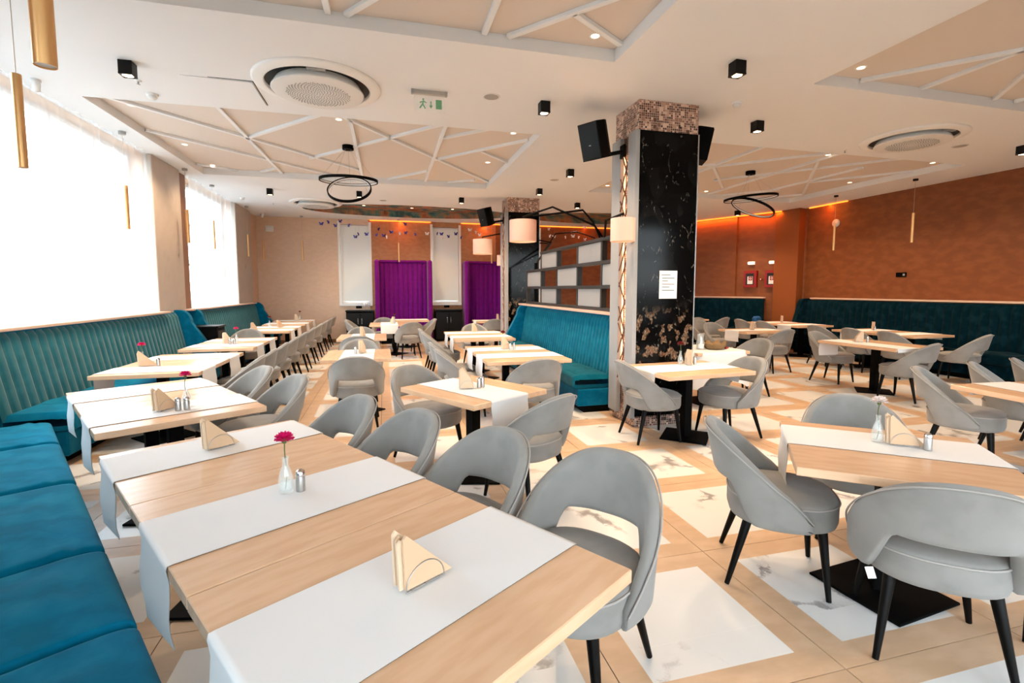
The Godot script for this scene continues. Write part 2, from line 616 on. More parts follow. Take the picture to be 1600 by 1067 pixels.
func build_ceiling() -> void:
	var cc := CSGCombiner3D.new()
	cc.name = "ceiling"
	cc.set_meta("kind", "structure")
	add_child(cc)
	var slab := CSGBox3D.new()
	slab.name = "slab"
	slab.size = Vector3(14.2, 0.34, 18.4)
	slab.position = Vector3(3.35, HC + 0.17, -5.7)
	slab.material = M.paint
	cc.add_child(slab)
	var trays := [[-2.94, 1.97, -9.55, -6.08], [-2.94, 1.97, -4.02, -0.5], [4.02, 8.95, -3.95, -0.5], [4.02, 8.95, -9.3, -5.82]]
	for t in trays:
		var h := CSGBox3D.new()
		h.name = "tray_cut"
		h.operation = CSGShape3D.OPERATION_SUBTRACTION
		h.size = Vector3(t[1] - t[0], 0.4, t[3] - t[2])
		h.position = Vector3((t[0] + t[1]) / 2, HC - 0.2 + (HT - HC), (t[2] + t[3]) / 2)
		h.material = M.paint
		cc.add_child(h, true)
	for e in [[0.75, -12.86, 2.62, 1.0], [5.95, -12.75, 2.3, 1.0]]:
		var c := CSGCylinder3D.new()
		c.name = "oval_cut"
		c.operation = CSGShape3D.OPERATION_SUBTRACTION
		c.radius = 1.0
		c.height = 0.4
		c.sides = 64
		c.scale = Vector3(e[2], 1, e[3])
		c.position = Vector3(e[0], HC - 0.2 + 0.16, e[1])
		c.material = M.mural
		cc.add_child(c, true)
	# beige field and white battens of each tray
	var ribs := [
		[[-0.35, -6.35, -0.34, -9.55], [-0.46, -6.25, 1.97, -9.32], [-1.08, -8.37, 0.9, -6.08], [-1.77, -7.50, -0.5, -6.08], [-2.94, -6.15, -0.34, -8.98], [-2.94, -7.44, -0.78, -9.55], [-1.77, -6.08, -1.70, -9.55], [0.79, -6.08, 0.80, -9.55], [-2.94, -9.20, -2.40, -9.55], [-2.05, -9.55, -1.72, -9.17], [0.81, -7.98, 1.97, -6.59], [0.82, -6.82, 1.55, -6.08], [0.10, -9.55, 0.78, -8.73], [1.22, -9.55, 1.70, -9.22], [1.43, -7.29, 1.97, -7.82]],
		[[0.84, -1.2, 0.82, -4.02], [1.01, -4.02, 1.97, -2.89], [-0.36, -4.02, -0.42, -0.5], [-0.24, -4.02, 0.84, -2.6], [-1.6, -4.02, -1.9, -2.2], [-1.9, -2.2, 0.84, -1.2], [1.4, -3.55, 1.97, -3.9]],
		[[4.57, -3.95, 6.4, -1.95], [5.36, -3.95, 5.34, -2.9], [6.42, -3.95, 5.1, -2.5], [6.71, -3.95, 7.6, -1.6], [5.34, -2.9, 4.3, -1.2]],
		[[5.33, -7.18, 5.33, -5.82], [5.35, -7.25, 6.8, -5.82], [5.38, -7.22, 6.68, -8.65], [6.04, -8.10, 8.1, -5.82], [6.80, -9.30, 6.71, -5.82], [7.18, -9.30, 7.95, -8.51], [7.78, -9.12, 7.86, -6.62], [6.75, -6.47, 8.95, -8.95], [7.94, -7.79, 8.95, -6.6], [8.43, -9.22, 8.83, -8.79], [5.34, -8.22, 5.37, -7.21], [4.02, -7.6, 5.33, -7.1], [4.02, -8.6, 5.34, -8.2]]]
	for k in 4:
		var t: Array = trays[k]
		var f := struct("ceiling_panel", MB.new().box(Vector3((t[0] + t[1]) / 2, HT - 0.006, (t[2] + t[3]) / 2), Vector3(t[1] - t[0] - 0.004, 0.012, t[3] - t[2] - 0.004)), M.tray)
		for r in ribs[k]:
			var a := Vector3(r[0], HT - 0.028, r[1])
			var b := Vector3(r[2], HT - 0.028, r[3])
			var d := (b - a).normalized()
			obj("batten", MB.new().box((a + b) / 2, Vector3(0.046, 0.034, a.distance_to(b) - 0.02), 0.003, Basis(Vector3.UP, atan2(d.x, d.z))), M.paint, f)

func build_floor() -> void:
	var fl := struct("floor", MB.new().box(Vector3(3.35, -0.106, -5.7), Vector3(14.3, 0.2, 18.4)), M.grout)
	var S := 0.9
	var g := 0.0022
	var inn := 0.325
	var va := []
	for turn in 2:
		var fr := MB.new()
		var h := S / 2 - g
		var y0 := -0.006
		# bevelled frame made of four mitred strips, then the marble field, set flush
		var outer := [Vector3(-h, 0, -h), Vector3(h, 0, -h), Vector3(h, 0, h), Vector3(-h, 0, h)]
		var inner := [Vector3(-inn, 0, -inn), Vector3(inn, 0, -inn), Vector3(inn, 0, inn), Vector3(-inn, 0, inn)]
		for k in 4:
			var a: Vector3 = outer[k]
			var b: Vector3 = outer[(k + 1) % 4]
			fr.quad(a, b, inner[(k + 1) % 4], inner[k], Vector3.UP)
			fr.quad(a, b, b + Vector3(0, y0, 0), a + Vector3(0, y0, 0), (a + b))
		var mb := MB.new()
		mb.quad(inner[0], inner[1], inner[2], inner[3], Vector3.UP)
		var am := fr.mesh(M.tile_frame)
		mb.mesh(M.tile_marble, am)
		va.append(am)
	var rest_f := MB.new()
	for i in range(-6, 11):
		for j in range(-5, 17):
			var cx := 1.74 - 0.45 + 0.9 * i
			var cz := -1.42 + 0.45 - 0.9 * j
			if cx < WL - 0.44 or cx > WR + 0.44 or cz < WB - 0.44:
				continue
			if cz > 0.0 or (cz > -1.2 and absf(cx - 0.9) > 2.5) or (cx > 5.0 and cz > -2.0):
				rest_f.box(Vector3(cx, -0.003, cz), Vector3(S - 2 * g, 0.006, S - 2 * g))
				continue
			var o := obj("floor_tile", va[(i + j) & 1], null, fl)
			o.position = Vector3(cx, 0, cz)
	var r := obj("floor_tiles_behind", rest_f, M.tile_frame, fl)
	r.set_meta("kind", "stuff")

# ------------------------------------------------------------------ windows
func window_frame(called: String, c: Vector3, w: float, h: float, along: Vector3, cols: Array, rows: Array) -> void:
	# c: centre, along: unit vector of the width
	var root := Node3D.new()
	root.name = called
	add_child(root, true)
	root.set_meta("kind", "structure")
	root.position = c
	var B := Basis(along, Vector3.UP, along.cross(Vector3.UP))
	var fr := MB.new()
	fr.box(B * Vector3(0, h / 2 - 0.03, 0), Vector3(w, 0.06, 0.07), 0.004, B)
	fr.box(B * Vector3(0, -h / 2 + 0.03, 0), Vector3(w, 0.06, 0.07), 0.004, B)
	fr.box(B * Vector3(-w / 2 + 0.03, 0, 0), Vector3(0.06, h - 0.12, 0.07), 0.004, B)
	fr.box(B * Vector3(w / 2 - 0.03, 0, 0), Vector3(0.06, h - 0.12, 0.07), 0.004, B)
	obj("window_frame", fr, M.white, root)
	for x in cols:
		obj("mullion", MB.new().box(B * Vector3(x, 0, 0), Vector3(0.05, h - 0.12, 0.06), 0.004, B), M.white, root)
	for y in rows:
		obj("transom", MB.new().box(B * Vector3(0, y, 0.002), Vector3(w - 0.12, 0.04, 0.058), 0.004, B), M.white, root)
	obj("pane", MB.new().box(Vector3.ZERO, Vector3(w - 0.1, h - 0.1, 0.008), 0.0, B), M.pane, root)

func curtain(label: String, z0: float, z1: float, y0: float, sd: int) -> void:
	var r := RandomNumberGenerator.new()
	r.seed = sd
	var P := []
	var nx := int((z1 - z0) / 0.035)
	var ph := r.randf() * 6.0
	for i in 9:
		var row := PackedVector3Array()
		var y := lerpf(HC - 0.003, y0, i / 8.0)
		for k in nx + 1:
			var z := lerpf(z0, z1, float(k) / nx)
			var x := WL + 0.075 + 0.02 * sin(z * 21.0 + ph + 1.3 * sin(z * 2.3)) + 0.008 * sin(z * 47.0 + i * 0.2)
			row.append(Vector3(x, y, z))
		P.append(row)
	tag(obj("curtain", MB.new().grid(P, false, false, Vector3(1, 0, 0)), M.curtain), label, "curtain", "sheer curtains on the window wall")

func build_windows() -> void:
	var along := Vector3(0, 0, 1)
	window_frame("window_1", Vector3(WL - 0.2, 2.285, -5.765), 5.13, 2.33, along, [-1.7, -0.85, 0.0, 0.85, 1.7], [0.42, -0.32])
	window_frame("window_2", Vector3(WL - 0.2, 2.285, -11.095), 2.71, 2.33, along, [-0.5, 0.45], [0.42, -0.32])
	window_frame("window_3", Vector3(WL - 0.2, 2.285, 1.0), 2.4, 2.33, along, [0.0], [0.42])
	var n := 4
	for s in [[-2.4, 0.4], [1.4, 4.2], [5.2, 8.0]]:
		window_frame("window_%d" % n, Vector3((s[0] + s[1]) / 2, 1.9, WF + 0.15), s[1] - s[0], 2.8, Vector3(1, 0, 0), [0.0], [0.6])
		n += 1
	curtain("floor-length white sheer curtain across the wide window behind the long teal booth", -8.33, -2.55, 1.14, 3)
	curtain("white sheer curtain across the second window, between the two pale stone piers", -12.42, -9.78, 1.14, 4)
	curtain("white sheer curtain across the window nearest the camera, behind the front left bench", -0.25, 2.25, 1.14, 5)
	tag(obj("window_ledge", MB.new().box(Vector3(WL + 0.12, 1.155, -6.1), Vector3(0.22, 0.03, 4.6), 0.006), M.ledge), "pale pinkish wooden ledge along the top of the long teal booth", "ledge")
	tag(obj("window_ledge", MB.new().box(Vector3(WL + 0.12, 1.155, -11.4), Vector3(0.22, 0.03, 4.3), 0.006), M.ledge), "pale wooden ledge along the top of the far teal booth under the second window", "ledge")
	# outside: pavement and the pale building across the street
	struct("ground_outside", MB.new().box(Vector3(-20, -0.6, -6), Vector3(32, 0.2, 60)), M.ground_out)
	var bl := thing("building", "pale blurred building across the street seen through the sheer curtain", "building", Vector3(-19, -0.5, -9))
	obj("wall", MB.new().box(Vector3(0, 1.6, 0), Vector3(5, 3.2, 22)), M.facade, bl)
	obj("roof", MB.new().box(Vector3(0, 3.3, 0), Vector3(5.4, 0.25, 22.4)), M.grey, bl)

# ------------------------------------------------------------------ pillars
func build_pillars() -> void:
	for k in 2:
		var z0: float = [-4.7, -10.25][k]
		var x0 := 2.59
		var x1 := 3.3
		var zb := z0 - 0.52
		var p := Node3D.new()
		p.name = "pillar" if k == 0 else "pillar_001"
		add_child(p, true)
		p.set_meta("kind", "structure")
		var cx := (x0 + x1) / 2
		var cz := (z0 + zb) / 2
		obj("core", MB.new().box(Vector3(cx, HC / 2, cz), Vector3(x1 - x0 - 0.06, HC, z0 - zb - 0.06)), M.mosaic, p)
		obj("mosaic_crown", MB.new().box(Vector3(cx, 3.305, cz), Vector3(x1 - x0, 0.31, z0 - zb), 0.003), M.mosaic, p)
		obj("mosaic_plinth", MB.new().box(Vector3(cx, 0.06, cz), Vector3(x1 - x0 - 0.02, 0.12, z0 - zb - 0.02), 0.003), M.mosaic, p)
		# black marble slab on the front and on the far right side
		var s := MB.new()
		var y0 := 0.12
		var y1 := 3.15
		var zf := z0 + 0.012
		s.quad(Vector3(x0 + 0.012, y1, zf), Vector3(x1 - 0.008, y1, zf), Vector3(x1 - 0.008, y0, zf), Vector3(x0 + 0.012, y0, zf), Vector3(0, 0, 1), [Vector2(0, 0), Vector2(1, 0), Vector2(1, 1), Vector2(0, 1)])
		s.box(Vector3(cx + 0.002, (y0 + y1) / 2, z0 - 0.01), Vector3(x1 - x0 - 0.02, y1 - y0, 0.042))
		obj("marble_slab", s, M.black_marble, p)
		obj("edge_strip", MB.new().box(Vector3(x1 - 0.001, (y0 + y1) / 2, z0 + 0.002), Vector3(0.012, y1 - y0, 0.03), 0.002), M.steel, p)
		# left side: two white boards with a lit mosaic slot between
		for q in [[z0 + 0.012, z0 - 0.155], [z0 - 0.325, zb - 0.01]]:
			obj("white_board", MB.new().box(Vector3(x0 - 0.012, (0.1 + y1) / 2, (q[0] + q[1]) / 2), Vector3(0.05, y1 - 0.1, q[0] - q[1]), 0.003), M.panel_white, p)
		obj("led_strip", MB.new().box(Vector3(x0 + 0.012, 1.72, z0 - 0.31), Vector3(0.012, 2.5, 0.022), 0.002), M.led, p)
		area("strip_glow", Vector3(x0 - 0.005, 1.72, z0 - 0.298), Vector3(-0.15, 0, 1), Vector2(0.02, 2.5), 1.2, Color(1, 0.76, 0.55), p)
		var rr := RandomNumberGenerator.new()
		rr.seed = 40 + k
		var y := 0.5
		while y < 2.95:
			var za := z0 - 0.158
			var zc := z0 - 0.322
			var fl := rr.randf() < 0.5
			var a := Vector3(x0 - 0.03, y, za if fl else zc)
			var b := Vector3(x0 - 0.03, y + rr.randf_range(0.22, 0.34), zc if fl else za)
			obj("twig", MB.new().tube([a, b], 0.008, 6), M.sticks, p)
			y += rr.randf_range(0.07, 0.2)
	# notice taped to the marble: illegible grey lines
	var nt := thing("paper_notice", "white paper notice with grey lines of print on the black marble pillar", "notice", Vector3(2.97, 1.55, -4.683))
	obj("sheet", MB.new().box(Vector3.ZERO, Vector3(0.215, 0.3, 0.003)), M.paper, nt)
	for k in [[0.105, -0.03, 0.11], [0.07, 0.0, 0.15], [0.04, -0.04, 0.07], [0.005, 0.0, 0.15], [-0.025, -0.03, 0.09], [-0.06, 0.0, 0.15]]:
		obj("print_line", MB.new().box(Vector3(k[1], k[0], 0.002), Vector3(k[2], 0.007, 0.001)), M.ink, nt)
	# loudspeakers on brackets
	speaker(Vector3(2.25, 3.1, -5.0), -1.05, 0.3, 1.0, Vector3(2.56, 3.0, -4.98), "black wall loudspeaker on the left of the nearest pillar, tilted down")
	speaker(Vector3(3.5, 3.14, -5.0), 1.15, 0.2, 0.95, Vector3(3.3, 3.1, -4.98), "black wall loudspeaker peeking out on the right of the nearest pillar")
	speaker(Vector3(2.2, 3.08, -10.6), -1.05, 0.3, 1.0, Vector3(2.56, 3.0, -10.5), "black wall loudspeaker on the left of the far pillar")

func speaker(at: Vector3, turn: float, tilt: float, sc: float, bracket_to: Vector3, label: String) -> void:
	var t := thing("loudspeaker", label, "loudspeaker", at, 0.0, "black loudspeakers on the pillars")
	var B := Basis(Vector3.UP, turn) * Basis(Vector3.RIGHT, tilt)
	var body := MB.new()
	var w := 0.25 * sc
	var h := 0.38 * sc
	var poly := PackedVector2Array([Vector2(-w / 2, 0.12), Vector2(w / 2, 0.12), Vector2(w / 2, -0.02), Vector2(w * 0.3, -0.13), Vector2(-w * 0.3, -0.13), Vector2(-w / 2, -0.02)])
	body.prism(poly, h, Transform3D(B * Basis(Vector3.RIGHT, PI / 2), Vector3.ZERO))
	obj("cabinet", body, M.black, t)
	obj("grille", MB.new().box(B * Vector3(0, 0, 0.123), Vector3(w * 0.94, h * 0.95, 0.01), 0.003, B), M.black_satin, t)
	obj("badge", MB.new().box(B * Vector3(0, -0.04, 0.129), Vector3(0.022, 0.008, 0.004), 0.001, B), M.steel, t)
	var foot := B * Vector3(0, -h / 2 + 0.03, -0.1)
	var to := bracket_to - at
	obj("bracket", MB.new().tube([foot, Vector3(lerpf(foot.x, to.x, 0.3), to.y - 0.02, lerpf(foot.z, to.z, 0.3)), to], 0.022, 8), M.black, t)
	obj("wall_plate", MB.new().box(to, Vector3(0.03, 0.14, 0.1), 0.004), M.black, t)

# ------------------------------------------------------------------ benches
# a tufted booth bench; local X runs along its length, +Z is the front, back rest at -Z
func bench(called: String, label: String, at: Vector3, turn: float, ln: float, depth: float, back_top: float, lean: float, pitch: float, seats: Array, mats: Array, wing_a := false, wing_b := false, group := "") -> Node3D:
	var t := thing(called, label, "bench", at, turn, group)
	var zb := -depth          # where the back rest meets the seat
	# plinth
	obj("plinth", MB.new().box(Vector3(0, 0.04, zb / 2 - 0.06), Vector3(ln - 0.04, 0.08, depth - 0.14)), M.black, t)
	obj("base", MB.new().box(Vector3(0, 0.185, zb / 2 - 0.02), Vector3(ln, 0.21, depth - 0.05), 0.012), mats[1], t)
	# seat cushions: rounded slabs with gentle creases
	var x := -ln / 2
	for s in seats:
		var w: float = s
		var P := []
		var R := 44
		var C := 46
		var ph := rng.randf() * 9.0
		for i in R:
			var row := PackedVector3Array()
			for j in C:
				# closed section across the depth
				var a := TAU * j / C
				var ca := cos(a)
				var sa := sin(a)
				var e := 0.32
				var hz := depth / 2 + 0.01
				var pz := signf(ca) * pow(absf(ca), e) * hz
				var py := signf(sa) * pow(absf(sa), e) * 0.085
				var u := float(i) / (R - 1)
				var endf := 1.0
				var ux := u * 2.0 - 1.0
				var edge := clampf((1.0 - absf(ux)) / 0.07, 0.0, 1.0)
				endf = sqrt(1.0 - pow(1.0 - edge, 2.0))
				py *= lerpf(0.35, 1.0, endf)
				pz *= lerpf(0.94, 1.0, endf)
				if sa > 0.0:
					py += 0.018 * (1.0 - ux * ux) * (1.0 - pow(pz / hz, 4.0))
					var cr := 0.0
					for q in 9:
						var c0 := sin(ph * (q + 1.0)) * 0.75
						var z0 := cos(ph * 1.7 * (q + 1.0)) * 0.6
						var ww := pz / hz - z0 - 0.25 * (ux - c0) * sin(ph + q)
						cr += exp(-ww * ww * 320.0) * exp(-pow((ux - c0) * 2.2, 2.0)) - 0.6 * exp(-pow(ww - 0.09, 2.0) * 260.0) * exp(-pow((ux - c0) * 2.6, 2.0))
					py += 0.017 * cr * clampf((1.0 - absf(pz) / hz) * 4.0, 0.0, 1.0)
				row.append(Vector3(x + w / 2 + ux * (w / 2 - 0.003), 0.375 + py, -depth / 2 + pz))
			P.append(row)
		var mbs := MB.new().grid(P, false, true)
		var o := obj("seat_cushion", mbs, mats[0], t)
		x += w
	# channel tufted back
	var nchan := int(round(ln / pitch))
	var pw := ln / nchan
	var P2 := []
	var sub := 6
	for i in 11:
		var v := i / 10.0
		var row := PackedVector3Array()
		var y := lerpf(0.4, back_top, v)
		var zc := zb - lean * v
		var puff := 1.0
		if v > 0.9:
			puff = sqrt(maxf(0.0, 1.0 - pow((v - 0.9) / 0.1, 2.0)))
		for k in nchan * sub + 1:
			var fx := float(k % sub) / sub
			var bul := sqrt(maxf(0.0, 1.0 - pow(fx * 2.0 - 1.0, 2.0)))
			row.append(Vector3(-ln / 2 + pw * k / sub, y, zc + 0.045 * puff * (0.35 + 0.65 * bul)))
		P2.append(row)
	obj("tufted_back", MB.new().grid(P2, false, false, Vector3(0, 0, 1)), mats[2], t)
	var poly := PackedVector2Array([Vector2(zb - lean - 0.1, 0.1), Vector2(zb + 0.02, 0.1), Vector2(zb + 0.012, 0.42), Vector2(zb - lean + 0.012, back_top - 0.004), Vector2(zb - lean - 0.1, back_top - 0.004)])
	obj("back_board", MB.new().prism(poly, ln, Transform3D(Basis(Vector3.UP, -PI / 2), Vector3.ZERO)), mats[1], t)
	for q in [[wing_a, -1.0], [wing_b, 1.0]]:
		if q[0]:
			var wp := PackedVector2Array()
			# side wing outline, rounded at the top front
			wp.append(Vector2(zb - lean - 0.1, 0.1))
			wp.append(Vector2(-0.06, 0.1))
			wp.append(Vector2(-0.08, 0.44))
			for k in 7:
				var a := lerpf(0.0, PI / 2, k / 6.0)
				wp.append(Vector2(zb - lean + 0.06 + 0.16 * cos(a), back_top - 0.17 + 0.2 * sin(a)))
			wp.append(Vector2(zb - lean - 0.1, back_top + 0.03))
			obj("side_wing", MB.new().prism(wp, 0.11, Transform3D(Basis(Vector3.UP, -PI / 2), Vector3(q[1] * (ln / 2 + 0.055), 0, 0))), mats[3], t)
	return t

func build_benches() -> void:
	var tm := [M.teal, M.teal_side, M.teal_back, M.teal_side]
	# along the window wall (front towards +X): local X -> -Z
	bench("booth_bench", "long teal velvet booth bench with a channel-tufted back under the curtained window", Vector3(-2.58, 0, -6.85), PI / 2, 3.95, 0.5, 1.14, 0.14, 0.115, [1.0, 0.98, 0.98, 0.99], tm, false, true)
	bench("booth_bench", "far teal velvet booth bench between the stone piers, near the back corner", Vector3(-2.58, 0, -11.6), PI / 2, 4.2, 0.5, 1.14, 0.14, 0.115, [1.05, 1.05, 1.05, 1.05], tm, true, true)
	# angled one at the left front
	var f := Vector3(0.848, 0, -0.53)
	var d := Vector3(0.53, 0, 0.848)
	var a := Vector3(-2.6, 0, -4.62)
	var ln := 4.74
	bench("booth_bench", "teal velvet bench with loose wrinkled seat cushions in the front left corner", a + d * (ln / 2), atan2(f.x, f.z), ln, 0.62, 1.1, 0.1, 0.13, [0.66, 0.66, 0.65, 1.01, 1.0, 0.76], [M.teal, M.teal_side, M.teal, M.teal_side], false, false)
	# against the divider, front towards -X
	bench("booth_bench", "teal velvet booth bench with tufted back against the white-panelled divider", Vector3(2.2, 0, -7.42), -PI / 2, 4.0, 0.48, 1.17, 0.12, 0.1, [1.0, 1.0, 1.0, 1.0], [M.teal_div, M.teal_side, M.teal_div, M.teal_side], true, false)
	tag(obj("wooden_ledge", MB.new().box(Vector3(2.8, 1.2, -7.45), Vector3(0.3, 0.035, 4.3), 0.005), M.ledge), "pale wooden ledge on top of the teal bench below the panelled divider", "ledge")
	# dark benches on the right wall
	var dm := [M.teal_dark, M.teal_dark, M.teal_dark, M.teal_dark]
	bench("booth_bench", "long dark teal bench along the brown right-hand wall under a pale rail", Vector3(9.36, 0, -6.3), -PI / 2, 6.5, 0.45, 1.25, 0.05, 0.14, [1.08, 1.08, 1.09, 1.09, 1.08, 1.08], dm, true, false)
	var p0 := Vector3(9.98, 0, -9.85)
	var dd := (Vector3(7.8, 0, -14.6) - p0).normalized()
	var nn := Vector3(dd.z, 0, -dd.x)
	if nn.x > 0.0:
		nn = -nn
	bench("booth_bench", "dark teal bench in the far right corner, beyond the orange pilaster", p0 + dd * 2.7 + nn * 0.68, atan2(nn.x, nn.z), 3.7, 0.45, 1.25, 0.05, 0.14, [0.93, 0.92, 0.92, 0.93], dm, false, false)
	tag(obj("wall_rail", MB.new().box(Vector3(9.93, 1.285, -6.3), Vector3(0.14, 0.035, 6.4), 0.004), M.ledge), "long pale rail on the brown wall above the dark teal bench", "rail")
	tag(obj("wall_rail", MB.new().box(p0 + dd * 2.7 + nn * 0.09 + Vector3(0, 1.285, 0), Vector3(3.7, 0.035, 0.14), 0.004, Basis(dd, Vector3.UP, dd.cross(Vector3.UP))), M.ledge), "short pale rail above the dark bench beyond the orange pilaster", "rail")

func build_divider() -> void:
	var t := thing("divider_shelf", "dark timber divider grid with white panels in alternate openings, between the pillars", "divider", Vector3(2.8, 0, 0))
	var zs := [-5.3, -5.93, -6.76, -7.64, -8.48, -9.38]
	var ys := [1.235, 1.53, 1.85, 2.15]
	for k in 6:
		var top: float = 1.85 if k == 5 else 2.15
		obj("upright", MB.new().box(Vector3(0, (1.22 + top) / 2, zs[k]), Vector3(0.075, top - 1.18, 0.05), 0.003), M.frame_dark, t)
	for k in 4:
		var z1: float = zs[4] if k == 3 else zs[5]
		obj("rail", MB.new().box(Vector3(0, ys[k], (zs[0] + z1) / 2), Vector3(0.11, 0.045, zs[0] - z1), 0.003), M.frame_dark, t)
	for c in 5:
		for r in 3:
			if c == 4 and r == 2:
				continue
			if (c + r) % 2 == (1 if true else 0):
				obj("white_panel", MB.new().box(Vector3(-0.02, (ys[r] + ys[r + 1]) / 2, (zs[c] + zs[c + 1]) / 2), Vector3(0.02, ys[r + 1] - ys[r] - 0.05, zs[c] - zs[c + 1] - 0.055), 0.003), M.panel_white, t)

# ------------------------------------------------------------------ back wall
func build_back_wall() -> void:
	var n := 7
	for x in [-0.77, 1.79, 4.28]:
		window_frame("window_%d" % n, Vector3(x, 2.21, WB - 0.12), 0.76, 2.22, Vector3(1, 0, 0), [], [0.28] if n == 8 else [])
		struct("trim_%d" % n, MB.new().box(Vector3(x - 0.415, 2.21, WB + 0.005), Vector3(0.07, 2.36, 0.03), 0.003).box(Vector3(x + 0.415, 2.21, WB + 0.005), Vector3(0.07, 2.36, 0.03), 0.003).box(Vector3(x, 1.065, WB + 0.015), Vector3(0.9, 0.07, 0.07), 0.004), M.white)
		n += 1
	for q in [[-0.77, 2.45, "white roller blind in the left window of the back wall", 2.12], [1.79, 2.5, "white roller blind in the back window between the purple booths", 2.12], [4.28, 2.5, "white roller blind in the back window behind the far pillar", 2.12]]:
		var b := thing("roller_blind", q[2], "blind", Vector3(q[0], 3.28, WB - 0.06), 0.0, "roller blinds on the back windows")
		obj("fabric", MB.new().box(Vector3(0, -q[3] / 2, 0), Vector3(0.72, q[3], 0.006)), M.blind, b)
		obj("roller", MB.new().tube([Vector3(-0.34, 0, 0), Vector3(0.34, 0, 0)], 0.02, 10), M.white, b)
	for q in [[-0.24, 1.33, "purple velvet high-backed booth between the two back windows"], [2.26, 3.83, "purple velvet high-backed booth partly hidden by the far pillar"]]:
		var w: float = q[1] - q[0]
		var t := thing("purple_booth", q[2], "booth", Vector3((q[0] + q[1]) / 2, 0, WB + 0.02), 0.0, "purple booths on the back wall")
		var P := []
		var nch := 10
		for i in 2:
			var row := PackedVector3Array()
			for k in nch * 6 + 1:
				var fx := float(k % 6) / 6
				row.append(Vector3(-w / 2 + 0.1 + (w - 0.2) * k / (nch * 6), [0.4, 2.24][i], 0.09 + 0.075 * sqrt(maxf(0, 1 - pow(fx * 2 - 1, 2)))))
			P.append(row)
		obj("tufted_back", MB.new().grid(P, false, false, Vector3(0, 0, 1)), M.purple, t)
		obj("back_board", MB.new().box(Vector3(0, 1.17, 0.06), Vector3(w, 2.2, 0.12), 0.01), M.purple, t)
		obj("seam_band", MB.new().box(Vector3(0, 1.13, 0.155), Vector3(w - 0.2, 0.012, 0.02), 0.003), M.purple, t)
		for s in [-1.0, 1.0]:
			obj("side_wing", MB.new().box(Vector3(s * (w / 2 - 0.06), 1.17, 0.3), Vector3(0.12, 2.3, 0.56), 0.04), M.purple, t)
		obj("top_roll", MB.new().box(Vector3(0, 2.29, 0.11), Vector3(w - 0.22, 0.08, 0.16), 0.03), M.purple, t)
		obj("seat", MB.new().box(Vector3(0, 0.4, 0.5), Vector3(w - 0.24, 0.14, 0.66), 0.04), M.purple, t)
		obj("base", MB.new().box(Vector3(0, 0.17, 0.47), Vector3(w - 0.26, 0.3, 0.6), 0.01), M.black, t)
	for q in [[-0.66, 0.72, "low black cabinet under the left back window"], [1.8, 0.76, "low black cabinet with chrome handles between the purple booths"]]:
		var t := thing("black_cabinet", q[2], "cabinet", Vector3(q[0], 0, WB + 0.27), 0.0, "black cabinets on the back wall")
		var w: float = q[1]
		obj("body", MB.new().box(Vector3(0, 0.46, -0.01), Vector3(w, 0.84, 0.46), 0.004), M.black, t)
		obj("worktop", MB.new().box(Vector3(0, 0.9, 0), Vector3(w + 0.03, 0.04, 0.5), 0.005), M.black_satin, t)
		for s in [-1.0, 1.0]:
			var dr := obj("door", MB.new().box(Vector3(s * w / 4, 0.46, 0.228), Vector3(w / 2 - 0.012, 0.78, 0.018), 0.003), M.black_satin, t)
			obj("chrome_handle", MB.new().box(Vector3(s * 0.05, 0.62, 0.25), Vector3(0.012, 0.16, 0.014), 0.003), M.chrome, dr)
	for q in [[-0.52, "left wine glass standing on the low black cabinet"], [-0.42, "right wine glass standing on the low black cabinet"]]:
		var g := thing("wine_glass", q[1], "glass", Vector3(q[0], 0.922, WB + 0.3), 0.0, "wine glasses on the black cabinet")
		obj("bowl", MB.new().lathe([[0.004, 0.09], [0.03, 0.11], [0.038, 0.15], [0.03, 0.2], [0.028, 0.2], [0.035, 0.15], [0.0, 0.1]], 14), M.glass, g)
		obj("stem", MB.new().lathe([[0.0, 0.0], [0.034, 0.001], [0.005, 0.008], [0.004, 0.09]], 12), M.glass, g)
	for q in [[-0.7, "black wall socket under the left back window"], [1.8, "black wall socket under the back window between the booths"]]:
		var s := thing("wall_socket", q[1], "socket", Vector3(q[0], 1.0, WB + 0.008), 0.0, "black sockets on the back wall")
		obj("plate", MB.new().box(Vector3.ZERO, Vector3(0.16, 0.085, 0.014), 0.003), M.black, s)
		obj("socket_face", MB.new().lathe([[0, 0.01], [0.024, 0.01], [0.028, 0.0]], 14, Vector3(-0.035, 0, 0), Basis(Vector3.RIGHT, PI / 2)), M.black_satin, s)
	# warm concealed strip over the booths
	for q in [[0.5, 1.7], [2.95, 1.4], [6.2, 3.2]]:
		tag(obj("cove_light", MB.new().box(Vector3(q[0], HC - 0.02, WB + 0.05), Vector3(q[1], 0.02, 0.03), 0.003), M.orange_led), ["warm amber cove light strip above the left purple booth", "warm amber cove light strip above the right purple booth", "warm amber cove light strip at the back wall beyond the far pillar"][[0.5, 2.95, 6.2].find(q[0])], "light strip", "amber cove light strips")
		area("cove_glow", Vector3(q[0], HC - 0.04, WB + 0.06), Vector3(0, -1, -0.25), Vector2(q[1], 0.03), 0.8, Color(1, 0.45, 0.1))

